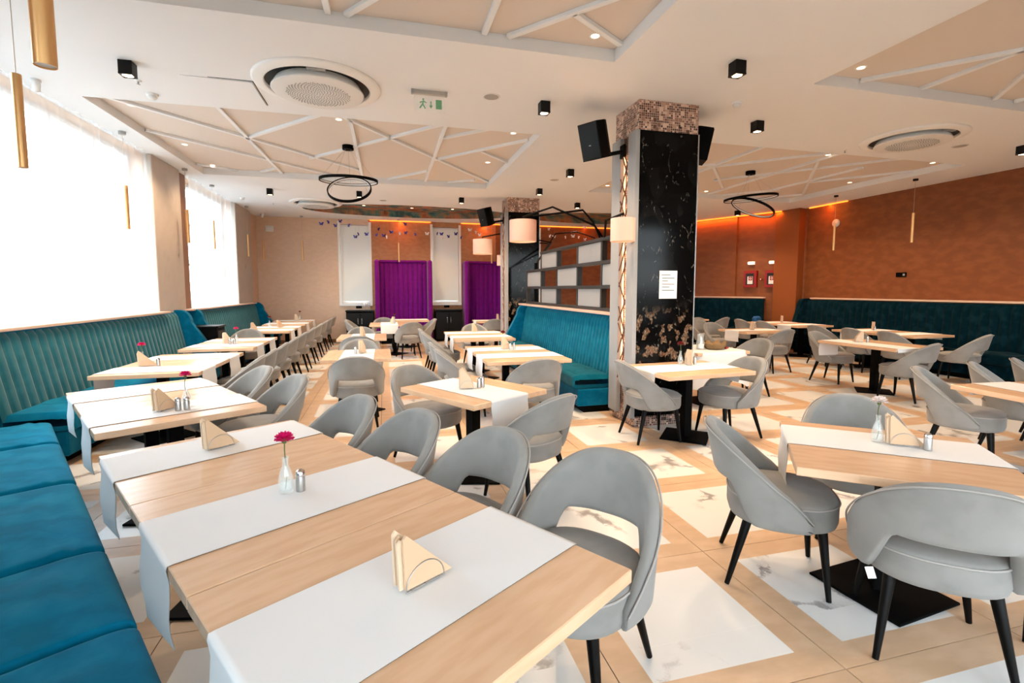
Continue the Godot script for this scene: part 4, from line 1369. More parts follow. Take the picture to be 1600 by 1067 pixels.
func build_chairs() -> void:
	var ch := make_chair()
	# x, z, facing x, facing z, label
	var A := Vector2(-0.848, 0.53)
	var list := [
		[0.71, -1.7, Vector2(-0.78, 0.63), "grey velvet tub chair at the nearest angled table's right corner"],
		[0.31, -2.18, A, "grey velvet tub chair second nearest along the right of the angled front tables"],
		[-0.06, -2.67, A, "grey velvet tub chair third along the right of the angled front tables"],
		[-0.41, -3.16, A, "grey velvet tub chair at the far end of the angled front row"],
		[-0.95, -4.12, A, "grey velvet tub chair beside the angled table just behind the front row"],
		[-1.33, -4.68, A, "grey velvet tub chair at the aisle end of the farther angled table"],
		[-1.58, -5.62, Vector2(-1, 0), "grey velvet tub chair on the aisle side of the first straight window table"],
		[-1.58, -6.25, Vector2(-1, 0), "grey velvet tub chair on the aisle side of the second straight window table"],
		[-1.58, -6.95, Vector2(-1, 0), "grey velvet tub chair between the second and third window tables"],
		[-1.58, -7.75, Vector2(-1, 0), "grey velvet tub chair on the aisle side of the third straight window table"],
		[-1.58, -8.55, Vector2(-1, 0), "grey velvet tub chair on the aisle side of the window table by the cupboard"],
		[-1.58, -9.6, Vector2(-1, 0), "grey velvet tub chair across the aisle side from the lone end chair"],
		[-1.58, -10.6, Vector2(-1, 0), "grey velvet tub chair at the fifth window table"],
		[-1.58, -11.6, Vector2(-1, 0), "grey velvet tub chair at the sixth window table"],
		[-1.58, -12.6, Vector2(-1, 0), "grey velvet tub chair second from the back wall in the window row"],
		[-1.58, -13.6, Vector2(-1, 0), "grey velvet tub chair nearest the back wall in the window row"],
		[-2.33, -9.2, Vector2(0, 1), "pale grey tub chair at a table end facing us beside the black cupboard"],
		[0.36, -4.3, Vector2(0.5, 0.86), "grey tub chair facing us at the far left end of the angled middle table"],
		[0.98, -3.29, Vector2(-0.5, -0.86), "grey tub chair, back to us, at the near end of the angled middle table"],
		[1.53, -4.98, Vector2(-0.05, -1), "grey tub chair with its back to us at the near divider-bench table"],
		[-0.31, -5.62, Vector2(0, -1), "grey tub chair with its back to us in the middle of the aisle"],
		[-0.33, -6.88, Vector2(0, 1), "grey tub chair facing us behind the first small aisle table"],
		[-0.4, -7.98, Vector2(0, -1), "grey tub chair with its back to us at the second small aisle table"],
		[-0.4, -9.2, Vector2(0.1, 1), "grey tub chair facing us behind the second small aisle table"],
		[0.9, -5.75, Vector2(1, 0), "grey tub chair seen from the side at the near divider-bench table"],
		[0.9, -6.5, Vector2(1, 0), "grey tub chair seen from the side at the second divider-bench table"],
		[0.92, -8.1, Vector2(1, 0), "grey tub chair seen from the side at the third divider-bench table"],
		[0.92, -8.85, Vector2(1, 0), "grey tub chair seen from the side at the far divider-bench table"],
		[1.75, -9.5, Vector2(0, 1), "grey tub chair facing us behind the far divider-bench table"],
		[0.5, -10.9, Vector2(-0.25, -1), "grey tub chair with its back to us before the left purple booth"],
		[0.85, -11.7, Vector2(-1, 0.1), "grey tub chair on the right of the table before the left purple booth"],
		[-0.55, -11.9, Vector2(1, 0.1), "grey tub chair on the left of the table before the left purple booth"],
		[0.0, -12.25, Vector2(0.1, 1), "grey tub chair facing us between the table and the left purple booth"],
		[2.55, -11.5, Vector2(0.1, -1), "grey tub chair with its back to us before the right purple booth"],
		[2.57, -4.33, Vector2(1, 0.05), "grey tub chair on the left of the table against the marble pillar"],
		[3.42, -4.22, Vector2(-1, 0.05), "grey tub chair on the right of the table against the marble pillar"],
		[1.97, -2.07, Vector2(0.82, 0.56), "grey tub chair on the left of the right front table with the white flower"],
		[2.21, -1.46, Vector2(0.65, -0.76), "grey tub chair with its back to us before the right front table, paper tag hanging"],
		[2.8, -2.3, Vector2(-0.64, 0.77), "grey tub chair on the far side of the right front table, facing us"],
		[2.92, -1.36, Vector2(-0.77, -0.64), "grey tub chair cut off at the right end of the right front table"],
		[4.84, -3.05, Vector2(0.5, 0.87), "grey tub chair, nearest of the three in a row by the right edge"],
		[5.66, -3.13, Vector2(0.5, 0.87), "grey tub chair, middle one of the three in a row by the right edge"],
		[6.37, -3.2, Vector2(0.5, 0.87), "grey tub chair, outermost of the three in a row by the right edge"],
		[7.05, -6.3, Vector2(0.25, 1), "grey tub chair facing us at the far end of the free-standing right table"],
		[6.87, -5.0, Vector2(-0.2, -1), "grey tub chair with its back to us at the free-standing right table"],
		[8.5, -6.3, Vector2(1, 0.1), "grey tub chair at the nearest table of the dark right-hand bench"],
		[8.5, -7.0, Vector2(1, 0), "grey tub chair at the second table of the dark right-hand bench"],
		[9.02, -5.72, Vector2(-0.25, -1), "grey tub chair with its back to us at the end of the dark right-hand bench"],
		[8.5, -7.75, Vector2(1, 0), "grey tub chair behind the free-standing right table's far chair"],
		[6.85, -7.35, Vector2(-0.1, -1), "brownish-lit tub chair with its back to us at the middle right table"],
		[4.92, -5.75, Vector2(-1, 0.2), "brownish-lit tub chair on the right of the white-clothed table"],
		[8.45, -9.1, Vector2(1, 0), "brownish-lit tub chair at the third table of the dark right-hand bench"],
		[8.45, -9.8, Vector2(1, 0), "brownish-lit tub chair at the dark-bench table beside the orange pilaster"],
		[6.75, -8.65, Vector2(0.1, 1), "brownish-lit tub chair facing us behind the middle right table"],
		[7.6, -10.9, Vector2(0.1, -1), "brownish-lit tub chair with its back to us in the far right corner"],
		[8.2, -10.75, Vector2(-0.3, -0.9), "brownish-lit tub chair right of the table in the far right corner"],
		[7.2, -9.7, Vector2(0.2, 1), "brownish-lit tub chair standing alone in the far right aisle"],
	]
	var i := 0
	for c in list:
		var f: Vector2 = c[2]
		var o := copy(ch, c[3], Vector3(c[0], 0, c[1]), atan2(f.x, f.y))
		i += 1
		if i == 38:
			obj("paper_tag", MB.new().box(Vector3(0.235, 0.33, -0.16), Vector3(0.03, 0.05, 0.003), 0.001, Basis(Vector3.FORWARD, 0.3)), M.paper, o)
	# the black side cupboard beside the pier
	var t := thing("side_cupboard", "black side cupboard between the two teal booths at the stone pier", "cupboard", Vector3(-2.98, 0, -9.13), PI / 2)
	obj("body", MB.new().box(Vector3(0, 0.44, 0), Vector3(0.4, 0.86, 0.62), 0.005), M.black, t)
	obj("worktop", MB.new().box(Vector3(0, 0.885, 0.01), Vector3(0.43, 0.03, 0.66), 0.005), M.black_satin, t)
	obj("drawer", MB.new().box(Vector3(0, 0.74, 0.315), Vector3(0.37, 0.16, 0.018), 0.003), M.black_satin, t)
	obj("door", MB.new().box(Vector3(0, 0.35, 0.315), Vector3(0.37, 0.58, 0.018), 0.003), M.black_satin, t)

# ------------------------------------------------------------------ ceiling fittings
func build_ceiling_fittings() -> void:
	var warm := Color(1.0, 0.87, 0.72)
	var dl := [[-2.11, -5.09, "left front, beside the ceiling access hatch"], [3.0, -3.75, "in front of the marble pillar"], [1.67, -5.04, "left of the pillar, past the exit sign"], [4.28, -4.97, "right of the pillar"], [3.0, -7.68, "between the two pillars"], [1.65, -10.59, "left of the far pillar"], [2.98, -9.27, "right in front of the far pillar"], [4.3, -10.54, "right of the far pillar"], [-2.12, -10.6, "by the second window"], [-0.44, -10.43, "seen through the lower chandelier ring"], [8.52, -4.86, "at the right edge"], [8.6, -10.55, "below the right chandelier's rings"]]
	var m := thing("spot_lamp", "", "lamp", Vector3.ZERO, 0.0, "black cube spotlights")
	obj("housing", MB.new().box(Vector3(0, -0.055, 0), Vector3(0.105, 0.11, 0.105), 0.004), M.black_satin, m)
	var bz := MB.new()
	for s in [-1.0, 1.0]:
		bz.box(Vector3(s * 0.047, -0.112, 0), Vector3(0.011, 0.012, 0.105), 0.001)
		bz.box(Vector3(0, -0.112, s * 0.047), Vector3(0.083, 0.012, 0.011), 0.001)
	obj("bezel", bz, M.black_satin, m)
	obj("lens", MB.new().lathe([[0, -0.115], [0.041, -0.115], [0.0415, -0.109]], 20), M.bulb, m)
	spot(m, Vector3(0, -0.125, 0), 4.7, warm, 58.0)
	for q in dl:
		copy(m, "black cube ceiling spotlight " + q[2], Vector3(q[0], HC, q[1]))
	var rc := [[-2.7, -6.55, "window-side front corner of the left tray"], [-2.71, -8.1, "window side of the left tray, middle"], [-2.72, -9.3, "window-side far corner of the left tray"], [-0.49, -6.45, "front edge of the left tray"], [1.7, -6.42, "right front corner of the left tray"], [1.68, -7.97, "right side of the left tray, middle"], [1.68, -9.3, "right far corner of the left tray"], [1.71, -3.85, "corner of the top front tray"], [4.35, -3.75, "corner of the right front tray"], [6.65, -6.2, "front edge of the right far tray"], [8.77, -7.66, "wall side of the right far tray, middle"], [8.72, -6.15, "wall-side front corner of the right far tray"], [8.72, -9.1, "wall-side far corner of the right far tray"], [6.62, -9.1, "far edge of the right far tray"], [4.35, -9.1, "pillar-side far corner of the right far tray"]]
	var r := thing("recessed_light", "", "light", Vector3.ZERO, 0.0, "small recessed lights in the ceiling trays")
	obj("trim_ring", MB.new().lathe([[0.032, -0.002], [0.045, -0.006], [0.048, 0.0]], 20), M.white, r)
	obj("lens", MB.new().lathe([[0, -0.004], [0.033, -0.003], [0.034, 0.0]], 16), M.bulb, r)
	spot(r, Vector3(0, -0.02, 0), 3.1, warm, 62.0)
	for q in rc:
		copy(r, "small round recessed light at the " + q[2], Vector3(q[0], HT - 0.0125, q[1]))
	for q in [[-0.45, -13.1, "left end of the painted oval"], [0.75, -13.2, "middle of the painted oval"], [1.8, -13.1, "right half of the painted oval"]]:
		copy(r, "small round recessed light in the " + q[2], Vector3(q[0], HC + 0.158, q[1]))
	# round cassette air conditioners
	for q in [[-0.57, -5.18, 0.58, "round white ceiling air-conditioner with a perforated face near the exit sign"], [6.68, -4.98, 0.57, "round white ceiling air-conditioner on the right side"], [-1.45, -12.0, 0.56, "round white ceiling air-conditioner far back on the left"]]:
		var t := thing("air_conditioner", q[3], "air conditioner", Vector3(q[0], HC, q[1]), 0.0, "round ceiling cassettes")
		var R: float = q[2]
		obj("outer_rim", MB.new().lathe([[R, 0.0], [R, -0.012], [R - 0.02, -0.026], [R - 0.095, -0.036], [R - 0.108, -0.028], [R - 0.108, -0.002]], 64), M.white, t)
		obj("air_slot", MB.new().lathe([[R - 0.1, -0.003], [R - 0.22, -0.003]], 64), M.slot, t)
		obj("face_disc", MB.new().lathe([[R - 0.2, -0.004], [R - 0.16, -0.07], [R - 0.17, -0.082], [R - 0.3, -0.09], [0.0, -0.094]], 64), M.plastic, t)
		obj("motor_box", MB.new().box(Vector3(0.03, -0.02, R - 0.155), Vector3(0.16, 0.03, 0.05), 0.004), M.grey, t)
		var mm := MultiMesh.new()
		mm.transform_format = MultiMesh.TRANSFORM_3D
		mm.mesh = MB.new().box(Vector3.ZERO, Vector3(0.01, 0.003, 0.01)).mesh(M.grey)
		var tr := []
		for i in 400:
			var rr := (R - 0.29) * sqrt((i + 0.5) / 400.0)
			var an := i * 2.39996
			tr.append(Transform3D(Basis(), Vector3(cos(an) * rr, -0.0935, sin(an) * rr)))
		mm.instance_count = tr.size()
		for i in tr.size():
			mm.set_instance_transform(i, tr[i])
		var mi := MultiMeshInstance3D.new()
		mi.name = "perforation"
		mi.multimesh = mm
		mi.set_meta("kind", "stuff")
		t.add_child(mi, true)
	# access hatch: a panel with a shadow gap
	var h := thing("access_hatch", "square ceiling access hatch with a dark gap beside the air-conditioner", "hatch", Vector3(-1.47, HC, -5.55))
	obj("panel", MB.new().box(Vector3(0, -0.004, 0), Vector3(0.6, 0.012, 0.6), 0.001, Basis(Vector3.FORWARD, 0.012)), M.paint, h)
	obj("gap_frame", MB.new().box(Vector3(0.31, -0.001, 0), Vector3(0.008, 0.004, 0.63)).box(Vector3(0.12, -0.001, 0.31), Vector3(0.38, 0.004, 0.006)), M.slot, h)
	# exit sign
	var ex := thing("exit_sign", "clear acrylic exit sign with green pictograms hanging from the ceiling", "sign", Vector3(0.475, HC, -5.05))
	obj("bracket", MB.new().box(Vector3(0, -0.02, 0), Vector3(0.34, 0.04, 0.035), 0.003), M.steel, ex)
	obj("end_cap", MB.new().box(Vector3(-0.165, -0.02, 0), Vector3(0.025, 0.046, 0.04), 0.003), M.grey, ex)
	obj("end_cap", MB.new().box(Vector3(0.165, -0.02, 0), Vector3(0.025, 0.046, 0.04), 0.003), M.grey, ex)
	var pl := obj("acrylic_panel", MB.new().box(Vector3(0, -0.12, 0), Vector3(0.3, 0.16, 0.005), 0.001), M.acrylic, ex)
	var man := MB.new()
	man.lathe([[0, -0.01], [0.009, -0.006], [0.009, 0.004], [0, 0.009]], 10, Vector3(-0.06, -0.085, 0.004))
	man.box(Vector3(-0.063, -0.118, 0.004), Vector3(0.016, 0.045, 0.003), 0.001, Basis(Vector3.BACK, -0.25))
	man.box(Vector3(-0.045, -0.11, 0.004), Vector3(0.035, 0.009, 0.003), 0.001, Basis(Vector3.BACK, -0.4))
	man.box(Vector3(-0.082, -0.113, 0.004), Vector3(0.03, 0.009, 0.003), 0.001, Basis(Vector3.BACK, 0.5))
	man.box(Vector3(-0.052, -0.155, 0.004), Vector3(0.012, 0.045, 0.003), 0.001, Basis(Vector3.BACK, 0.5))
	man.box(Vector3(-0.083, -0.155, 0.004), Vector3(0.012, 0.045, 0.003), 0.001, Basis(Vector3.BACK, -0.6))
	obj("running_man", man, M.green, pl)
	obj("arrow", MB.new().prism(PackedVector2Array([Vector2(0.02, -0.1), Vector2(0.02, -0.14), Vector2(0.032, -0.14), Vector2(0.015, -0.17), Vector2(-0.002, -0.14), Vector2(0.01, -0.14), Vector2(0.01, -0.1)]), 0.003, Transform3D(Basis(), Vector3(0, 0, 0.004))), M.green, pl)
	obj("doorway", MB.new().box(Vector3(0.092, -0.125, 0.004), Vector3(0.06, 0.09, 0.003), 0.001), M.green, pl)
	# detectors, vents, sprinklers, cameras
	for q in [[-2.22, -5.84, "white smoke detector by the front corner of the left tray"], [3.64, -4.53, "white smoke detector right of the pillar's crown"], [-2.9, -11.75, "white smoke detector near the second window"]]:
		var t := thing("smoke_detector", q[2], "smoke detector", Vector3(q[0], HC, q[1]), 0.0, "white smoke detectors")
		obj("base", MB.new().lathe([[0.052, 0.0], [0.052, -0.015], [0.046, -0.02], [0, -0.02]], 20), M.white, t)
		obj("sensor_head", MB.new().lathe([[0.04, -0.018], [0.042, -0.035], [0.03, -0.05], [0, -0.053]], 20), M.plastic, t)
	for q in [[1.1, -5.03, "flat round ceiling vent between the exit sign and a cube spotlight"], [7.68, -5.08, "flat round ceiling vent right of the right air-conditioner"], [0.02, -11.33, "flat round ceiling vent in front of the painted oval"], [3.0, -8.45, "flat round ceiling vent between the two pillars"]]:
		var t := thing("ceiling_vent", q[2], "vent", Vector3(q[0], HC, q[1]), 0.0, "round ceiling speakers and vents")
		obj("disc", MB.new().lathe([[0.075, -0.006], [0, -0.007]], 28), M.grey, t)
		obj("rim", MB.new().lathe([[0.074, -0.005], [0.088, -0.006], [0.09, 0.0]], 28), M.plastic, t)
	for q in [[-2.2, -5.5, "sprinkler head beside the left front cube spotlight"], [6.35, -5.65, "sprinkler head by the right air-conditioner"], [-2.4, -12.3, "sprinkler head near the far left air-conditioner"]]:
		var t := thing("sprinkler_head", q[2], "sprinkler", Vector3(q[0], HC, q[1]), 0.0, "ceiling sprinklers")
		obj("collar", MB.new().lathe([[0.03, 0.0], [0.028, -0.006], [0.01, -0.01], [0, -0.01]], 16), M.white, t)
		obj("nozzle", MB.new().lathe([[0.009, -0.008], [0.006, -0.03], [0.018, -0.034], [0, -0.037]], 12), M.steel, t)
	for q in [[Vector3(-3.12, HC, -5.72), "white dome security camera at the top of the wide curtained window"], [Vector3(-3.0, HC, -14.0), "white security camera in the back left ceiling corner"]]:
		var t := thing("security_camera", q[1], "camera", q[0], 0.5, "security cameras")
		obj("mount", MB.new().lathe([[0.04, 0.0], [0.04, -0.02], [0.015, -0.03], [0, -0.03]], 18), M.white, t)
		obj("camera_body", MB.new().lathe([[0, -0.05], [0.03, -0.045], [0.034, 0.02], [0.02, 0.05], [0, 0.055]], 18, Vector3(0, -0.06, 0.01), Basis(Vector3.RIGHT, 0.7)), M.white, t)
		obj("lens", MB.new().lathe([[0, -0.052], [0.022, -0.05], [0.024, -0.044]], 16, Vector3(0, -0.06, 0.01), Basis(Vector3.RIGHT, 0.7)), M.slot, t)
	# brass tube pendants
	var pd := [[-3.12, -7.28, 2.8, 2.26, 0.026, "beside the wide curtain, before the stone pier"], [-3.1, -9.2, 2.8, 2.26, 0.026, "in front of the brown strip of the stone pier"], [-3.1, -10.5, 2.8, 2.26, 0.02, "by the middle of the second window's near edge"], [-3.1, -12.9, 2.8, 2.28, 0.022, "in front of the farther stone pier"], [-3.05, -14.2, 2.8, 2.28, 0.022, "in the back left corner"], [-2.1, -14.25, 2.8, 2.27, 0.022, "before the blank stretch of the back wall"], [0.43, -14.2, 2.8, 2.27, 0.022, "over the left purple booth"], [3.1, -14.2, 2.8, 2.27, 0.022, "over the right purple booth"], [9.2, -6.75, 2.86, 2.34, 0.022, "nearest along the brown right-hand wall"], [9.2, -8.33, 2.84, 2.32, 0.022, "left of the round wall speaker"], [9.2, -11.45, 2.84, 2.32, 0.022, "over the far right corner bench"], [8.1, -12.9, 2.84, 2.3, 0.022, "just right of the marble pillar's edge"],
		[-1.22, -2.3, 2.88, 2.34, 0.036, "nearest, over the front left bench"], [-2.2, -3.85, 2.84, 2.27, 0.026, "second nearest, over the front left bench"]]
	for q in pd:
		var t := thing("brass_pendant", "slim brass tube pendant " + q[5], "pendant lamp", Vector3(q[0], HC, q[1]), 0.0, "brass tube pendants")
		obj("canopy", MB.new().lathe([[0, -0.035], [0.038, -0.035], [0.04, -0.03], [0.04, 0.0]], 18), M.grey if q[0] < 5 else M.black_satin, t)
		obj("cord", MB.new().tube([Vector3(0, -0.03, 0), Vector3(0, q[2] - HC + 0.005, 0)], 0.0022, 6), M.cord, t)
		var r0: float = q[4]
		obj("tube", MB.new().lathe([[0.003, q[2] - HC + 0.004], [r0 - 0.002, q[2] - HC + 0.003], [r0, q[2] - HC], [r0, q[3] - HC], [r0 - 0.003, q[3] - HC], [r0 - 0.003, q[3] - HC + 0.02]], 20), M.brass, t)
		obj("diffuser", MB.new().lathe([[r0 - 0.003, q[3] - HC + 0.006], [0, q[3] - HC + 0.005]], 18), M.plastic, t)
	# ring chandeliers
	chandelier(Vector3(-0.46, HT - 0.012, -7.57), Vector3(-0.46, 3.07, -7.57), 0.4, 0.05, 0.0, Vector3(-0.45, 2.93, -7.5), 0.3, 0.75, 0.1, "black chandelier of two crossed rings under the left ceiling tray")
	chandelier(Vector3(6.26, HT - 0.012, -7.39), Vector3(6.28, 3.1, -7.39), 0.43, 0.0, 0.08, Vector3(6.3, 2.93, -7.35), 0.36, 0.08, -0.42, "black chandelier of two tilted rings under the right ceiling tray")

func ring_path(c: Vector3, R: float, B: Basis) -> Array:
	var p := []
	for k in 56:
		var a := TAU * k / 56
		p.append(c + B * Vector3(cos(a) * R, 0, sin(a) * R))
	return p

func chandelier(top: Vector3, c1: Vector3, r1: float, tx1: float, tz1: float, c2: Vector3, r2: float, tx2: float, tz2: float, label: String) -> void:
	var t := thing("ring_chandelier", label, "chandelier", top, 0.0, "black ring chandeliers")
	obj("canopy", MB.new().lathe([[0.0, -0.06], [0.078, -0.06], [0.08, -0.055], [0.08, 0.0]], 24), M.black, t)
	for q in [[c1, r1, tx1, tz1], [c2, r2, tx2, tz2]]:
		var B := Basis(Vector3.RIGHT, q[2]) * Basis(Vector3.BACK, q[3])
		var c: Vector3 = q[0] - top
		var R: float = q[1]
		# flat band: rectangular section swept round
		var P := []
		for s in [[0.008, 0.018], [0.008, -0.018], [-0.008, -0.018], [-0.008, 0.018], [0.008, 0.018]]:
			pass
		var mb := MB.new()
		var sec := [[R + 0.008, 0.019], [R + 0.008, -0.019], [R - 0.008, -0.019], [R - 0.008, 0.019]]
		for e in 4:
			var s0: Array = sec[e]
			var s1: Array = sec[(e + 1) % 4]
			mb_ring(mb, c, B, s0, s1, R)
		var ring := obj("ring", mb, M.black, t)
		obj("light_band", MB.new().lathe([[R - 0.0085, 0.012], [R - 0.0085, -0.012]], 56, c, B), M.plastic, ring)
		for k in 3:
			var a := TAU * (k + 0.25) / 3
			var p := c + B * Vector3(cos(a) * R, 0.02, sin(a) * R)
			obj("suspension_wire", MB.new().tube([Vector3(0.04 * cos(a), -0.06, 0.04 * sin(a)), p], 0.0014, 5), M.steel, ring)

func mb_ring(mb: MB, c: Vector3, B: Basis, s0: Array, s1: Array, R: float) -> void:
	var n := 64
	var mid := Vector2((s0[0] + s1[0]) / 2 - R, (s0[1] + s1[1]) / 2).normalized()
	for k in n:
		var a := TAU * k / n
		var b := TAU * (k + 1) / n
		var am := (a + b) / 2
		mb.quad(c + B * Vector3(cos(a) * s0[0], s0[1], sin(a) * s0[0]), c + B * Vector3(cos(b) * s0[0], s0[1], sin(b) * s0[0]), c + B * Vector3(cos(b) * s1[0], s1[1], sin(b) * s1[0]), c + B * Vector3(cos(a) * s1[0], s1[1], sin(a) * s1[0]), B * Vector3(cos(am) * mid.x, mid.y, sin(am) * mid.x))

# ------------------------------------------------------------------ arm lamps
func arm_lamp(label: String, post: Vector3, post_h: float, arms: Array) -> void:
	var t := thing("arm_lamp", label, "lamp", post, 0.0, "branching black lamps on the divider")
	obj("post", MB.new().box(Vector3(0, post_h / 2, 0), Vector3(0.06, post_h, 0.06), 0.004), M.black, t)
	for a in arms:
		var pts := []
		for p in a[0]:
			pts.append(p - post)
		obj("arm", MB.new().tube(pts, 0.014, 8), M.black, t)
		var R: float = a[1]
		var h: float = a[2]
		if R <= 0.0:
			continue
		var e: Vector3 = pts[pts.size() - 1]
		var c := e + Vector3(0, -h / 2 - 0.05, 0)
		var sh := obj("lamp_shade", MB.new().lathe([[R, h / 2], [R, -h / 2], [R - 0.004, -h / 2], [R - 0.004, h / 2 - 0.004], [0.0, h / 2 - 0.004], [0.0, h / 2], [R, h / 2]], 40, c), M.shade, t)
		obj("drop_rod", MB.new().tube([e, c], 0.006, 6), M.black, sh)
		obj("bulb", MB.new().lathe([[0, 0.05], [0.02, 0.04], [0.03, 0.0], [0.02, -0.025], [0, -0.03]], 14, c), M.bulb_soft, sh)
		var o := OmniLight3D.new()
		o.name = "bulb_light"
		o.light_color = Color(1, 0.8, 0.62)
		o.light_energy = 0.09 if R > 0.15 else 0.045
		o.omni_range = 12.0
		o.omni_attenuation = 2.0
		o.light_size = 0.02
		o.shadow_enabled = true
		t.add_child(o, true)
		o.position = c

func build_lamps() -> void:
	arm_lamp("branching black lamp with white drum shades standing on the divider near the marble pillar", Vector3(2.88, 1.218, -6.1), 0.9, [
		[[Vector3(2.88, 2.08, -6.1), Vector3(2.88, 2.18, -6.12), Vector3(2.78, 2.36, -6.19), Vector3(2.25, 2.62, -6.4), Vector3(2.0, 2.56, -7.0)], 0.2, 0.31],
		[[Vector3(2.88, 2.05, -6.08), Vector3(2.74, 2.4, -6.15), Vector3(2.63, 2.57, -6.25), Vector3(2.0, 2.5, -6.5)], 0.0, 0.0],
		[[Vector3(2.88, 2.1, -6.1), Vector3(2.52, 2.3, -5.3), Vector3(2.41, 2.28, -4.66)], 0.127, 0.235]])
	arm_lamp("branching black lamp with white drum shades by the far pillar", Vector3(2.9, 1.218, -9.2), 0.8, [
		[[Vector3(2.9, 2.0, -9.2), Vector3(3.5, 2.5, -10.0), Vector3(2.66, 2.78, -11.0), Vector3(2.0, 2.58, -10.05)], 0.2, 0.3],
		[[Vector3(2.9, 2.0, -9.2), Vector3(3.5, 2.5, -10.2), Vector3(2.9, 2.6, -11.3), Vector3(2.68, 2.34, -11.1)], 0.13, 0.24],
		[[Vector3(2.9, 2.0, -9.2), Vector3(3.45, 2.36, -10.3), Vector3(3.74, 2.74, -10.43), Vector3(4.2, 2.78, -10.31), Vector3(4.6, 2.64, -10.2)], 0.0, 0.0]])

# ------------------------------------------------------------------ hanging paper butterflies
func build_butterflies() -> void:
	var pos := [[-1.39, 3.03], [-1.19, 3.04], [-1.08, 3.02], [-0.98, 3.10], [-0.78, 2.98], [-0.64, 2.77], [-0.55, 2.81], [-0.36, 2.79], [-0.12, 2.97], [-0.17, 2.80], [0.03, 2.77], [0.11, 2.78], [0.20, 2.88], [0.38, 2.83], [0.54, 2.90], [0.55, 3.08], [0.78, 2.82], [1.07, 2.89], [1.29, 2.87], [1.38, 2.85], [1.47, 2.80], [1.60, 2.81], [1.73, 2.86], [1.92, 2.82], [2.12, 2.99], [2.26, 2.91], [2.43, 2.90], [4.19, 3.07], [4.16, 2.87], [4.46, 2.91], [4.69, 2.87], [4.83, 2.89], [5.14, 2.91], [5.21, 2.83], [5.17, 3.13], [2.64, 3.06]]
	var order := []
	for p in pos:
		var k := 1
		for q in pos:
			if q[0] < p[0]:
				k += 1
		order.append(k)
	var kinds := []
	for m in [M.violet, M.petal_white]:
		var t := thing("paper_butterfly", "", "ornament", Vector3.ZERO, 0.0, "violet paper butterflies hung across the back")
		for s in [-1.0, 1.0]:
			var P := PackedVector2Array([Vector2(0, -0.03), Vector2(0.02, -0.045), Vector2(0.06, -0.04), Vector2(0.05, -0.005), Vector2(0.085, 0.03), Vector2(0.07, 0.06), Vector2(0.02, 0.035), Vector2(0, 0.01)])
			obj("wing", MB.new().prism(P, 0.004, Transform3D(Basis(Vector3.UP, s * 0.55) * Basis(Vector3(s, 0, 0), Vector3(0, 1, 0), Vector3(0, 0, 1)), Vector3.ZERO)), m, t)
		obj("body", MB.new().tube([Vector3(0, -0.04, 0), Vector3(0, 0.02, 0)], 0.006, 6), M.ink, t)
		kinds.append(t)
	var i := 0
	for p in pos:
		var white: bool = i > 26 or i in [11, 13, 17, 24, 25, 26, 20]
		var o := copy(kinds[1 if white else 0], "", Vector3(p[0], p[1], -12.3 + 0.25 * sin(i * 2.1)), i * 1.3)
		o.rotation.z = 0.4 * sin(i * 1.7)
		o.scale = Vector3.ONE * 0.75
		o.set_meta("label", "small %s paper butterfly, %s from the left in the hung garland" % ["white" if white else "violet", ordinal(order[i])])
		o.set_meta("group", "paper butterflies hung across the back of the room")
		var inside: bool = pow((p[0] - 0.75) / 2.62, 2.0) + pow((o.position.z + 12.86) / 1.0, 2.0) < 0.98 or pow((p[0] - 5.95) / 2.3, 2.0) + pow((o.position.z + 12.75) / 1.0, 2.0) < 0.98
		var drop: float = (HC + (0.16 if inside else 0.0) - p[1]) / 0.75
		o.rotation.z = 0.0
		obj("thread", MB.new().tube([Vector3.ZERO, Vector3(0, drop, 0)], 0.0011, 4), M.cord, o)
		i += 1

func ordinal(n: int) -> String:
	var ones := ["", "first", "second", "third", "fourth", "fifth", "sixth", "seventh", "eighth", "ninth", "tenth", "eleventh", "twelfth", "thirteenth", "fourteenth", "fifteenth", "sixteenth", "seventeenth", "eighteenth", "nineteenth"]
	if n < 20:
		return ones[n]
	if n % 10 == 0:
		return ["twentieth", "thirtieth", "fortieth"][n / 10 - 2]
	return ["twenty-", "thirty-", "forty-"][n / 10 - 2] + ones[n % 10]

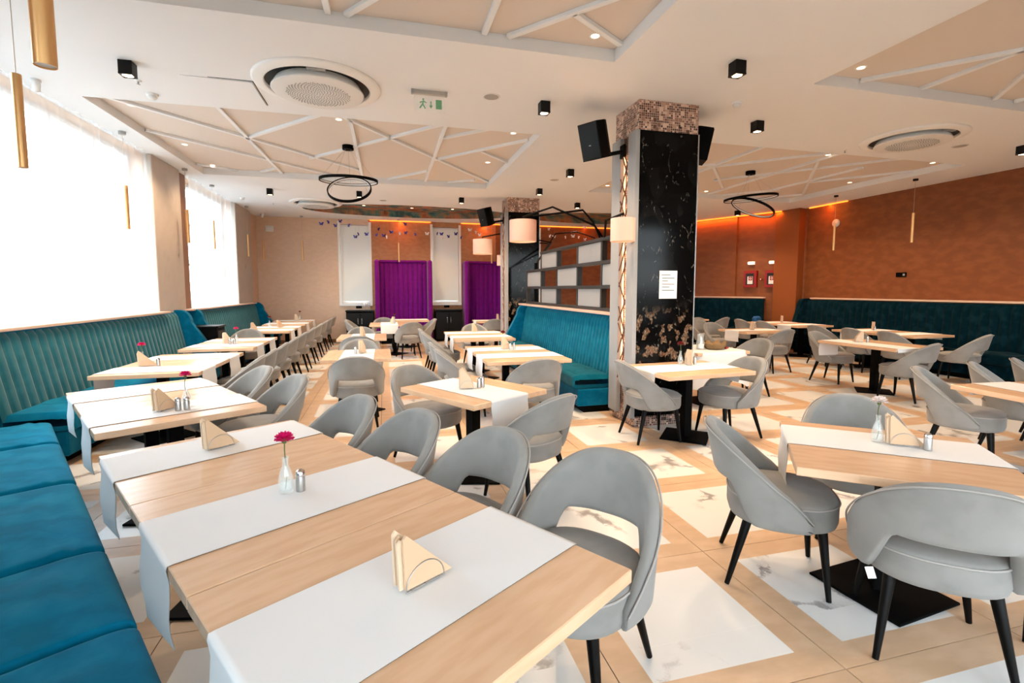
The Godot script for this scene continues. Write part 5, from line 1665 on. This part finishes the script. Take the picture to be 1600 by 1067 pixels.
func build_details() -> void:
	# what each piece of the setting is
	var what := {
		"wall_left": ["beige papered window wall with wide curtained openings", "wall"], "wall_back_middle": ["brown papered back wall behind the two purple booths", "wall"], "wall_back_right": ["copper brown back wall right of the far pillar", "wall"],
		"wall_back": ["pale beige papered back wall with a tall white window", "wall"], "wall_right_back": ["copper brown angled wall in the far right corner", "wall"], "wall_right": ["long copper brown wall along the right side", "wall"], "wall_front": ["papered wall with windows behind the viewer", "wall"],
		"trim_1": ["nearer pale stone-clad pier between the two curtained windows", "pier"], "trim_2": ["dark brown strip beside the nearer stone pier", "panel"], "trim_3": ["farther pale stone-clad pier by the back corner", "pier"], "trim_4": ["beige strip between the farther stone pier and the back corner", "panel"], "trim_5": ["slightly raised copper panel on the angled corner wall", "panel"], "trim_6": ["plain orange pilaster between the two dark benches", "pilaster"],
		"trim_7": ["white frame round the left back window", "window trim"], "trim_8": ["white frame round the back window between the booths", "window trim"], "trim_9": ["white frame round the back window behind the far pillar", "window trim"],
		"baseboard_back": ["brown baseboard along the back wall", "baseboard"], "floor": ["floor of white marble-look tiles with beige borders", "floor"], "ceiling": ["white ceiling with recessed trays and two painted ovals", "ceiling"],
		"ceiling_panel": ["beige tray field with crossing white battens over the left tables", "ceiling panel"], "ceiling_panel_001": ["beige tray field with white battens at the top of the picture", "ceiling panel"], "ceiling_panel_002": ["beige tray field with white battens at the upper right", "ceiling panel"], "ceiling_panel_003": ["beige tray field with battens above the right chandelier", "ceiling panel"],
		"pillar": ["nearest black marble pillar with a mosaic crown and paper notice", "pillar"], "pillar_001": ["far black marble pillar with a mosaic crown at the divider's end", "pillar"], "ground_outside": ["pale pavement outside the windows", "pavement"],
		"window_1": ["wide white-framed window behind the long teal booth", "window"], "window_2": ["white-framed window between the two stone piers", "window"], "window_3": ["white-framed window on the left, beside the viewer", "window"], "window_4": ["leftmost window behind the viewer", "window"], "window_5": ["middle window behind the viewer", "window"], "window_6": ["rightmost window behind the viewer", "window"],
		"window_7": ["tall narrow left window of the back wall", "window"], "window_8": ["tall back window with a crossbar between the purple booths", "window"], "window_9": ["tall narrow back window behind the far pillar", "window"]}
	for c in get_children():
		if c.has_meta("kind") and what.has(String(c.name)):
			tag(c, what[String(c.name)][0], what[String(c.name)][1])
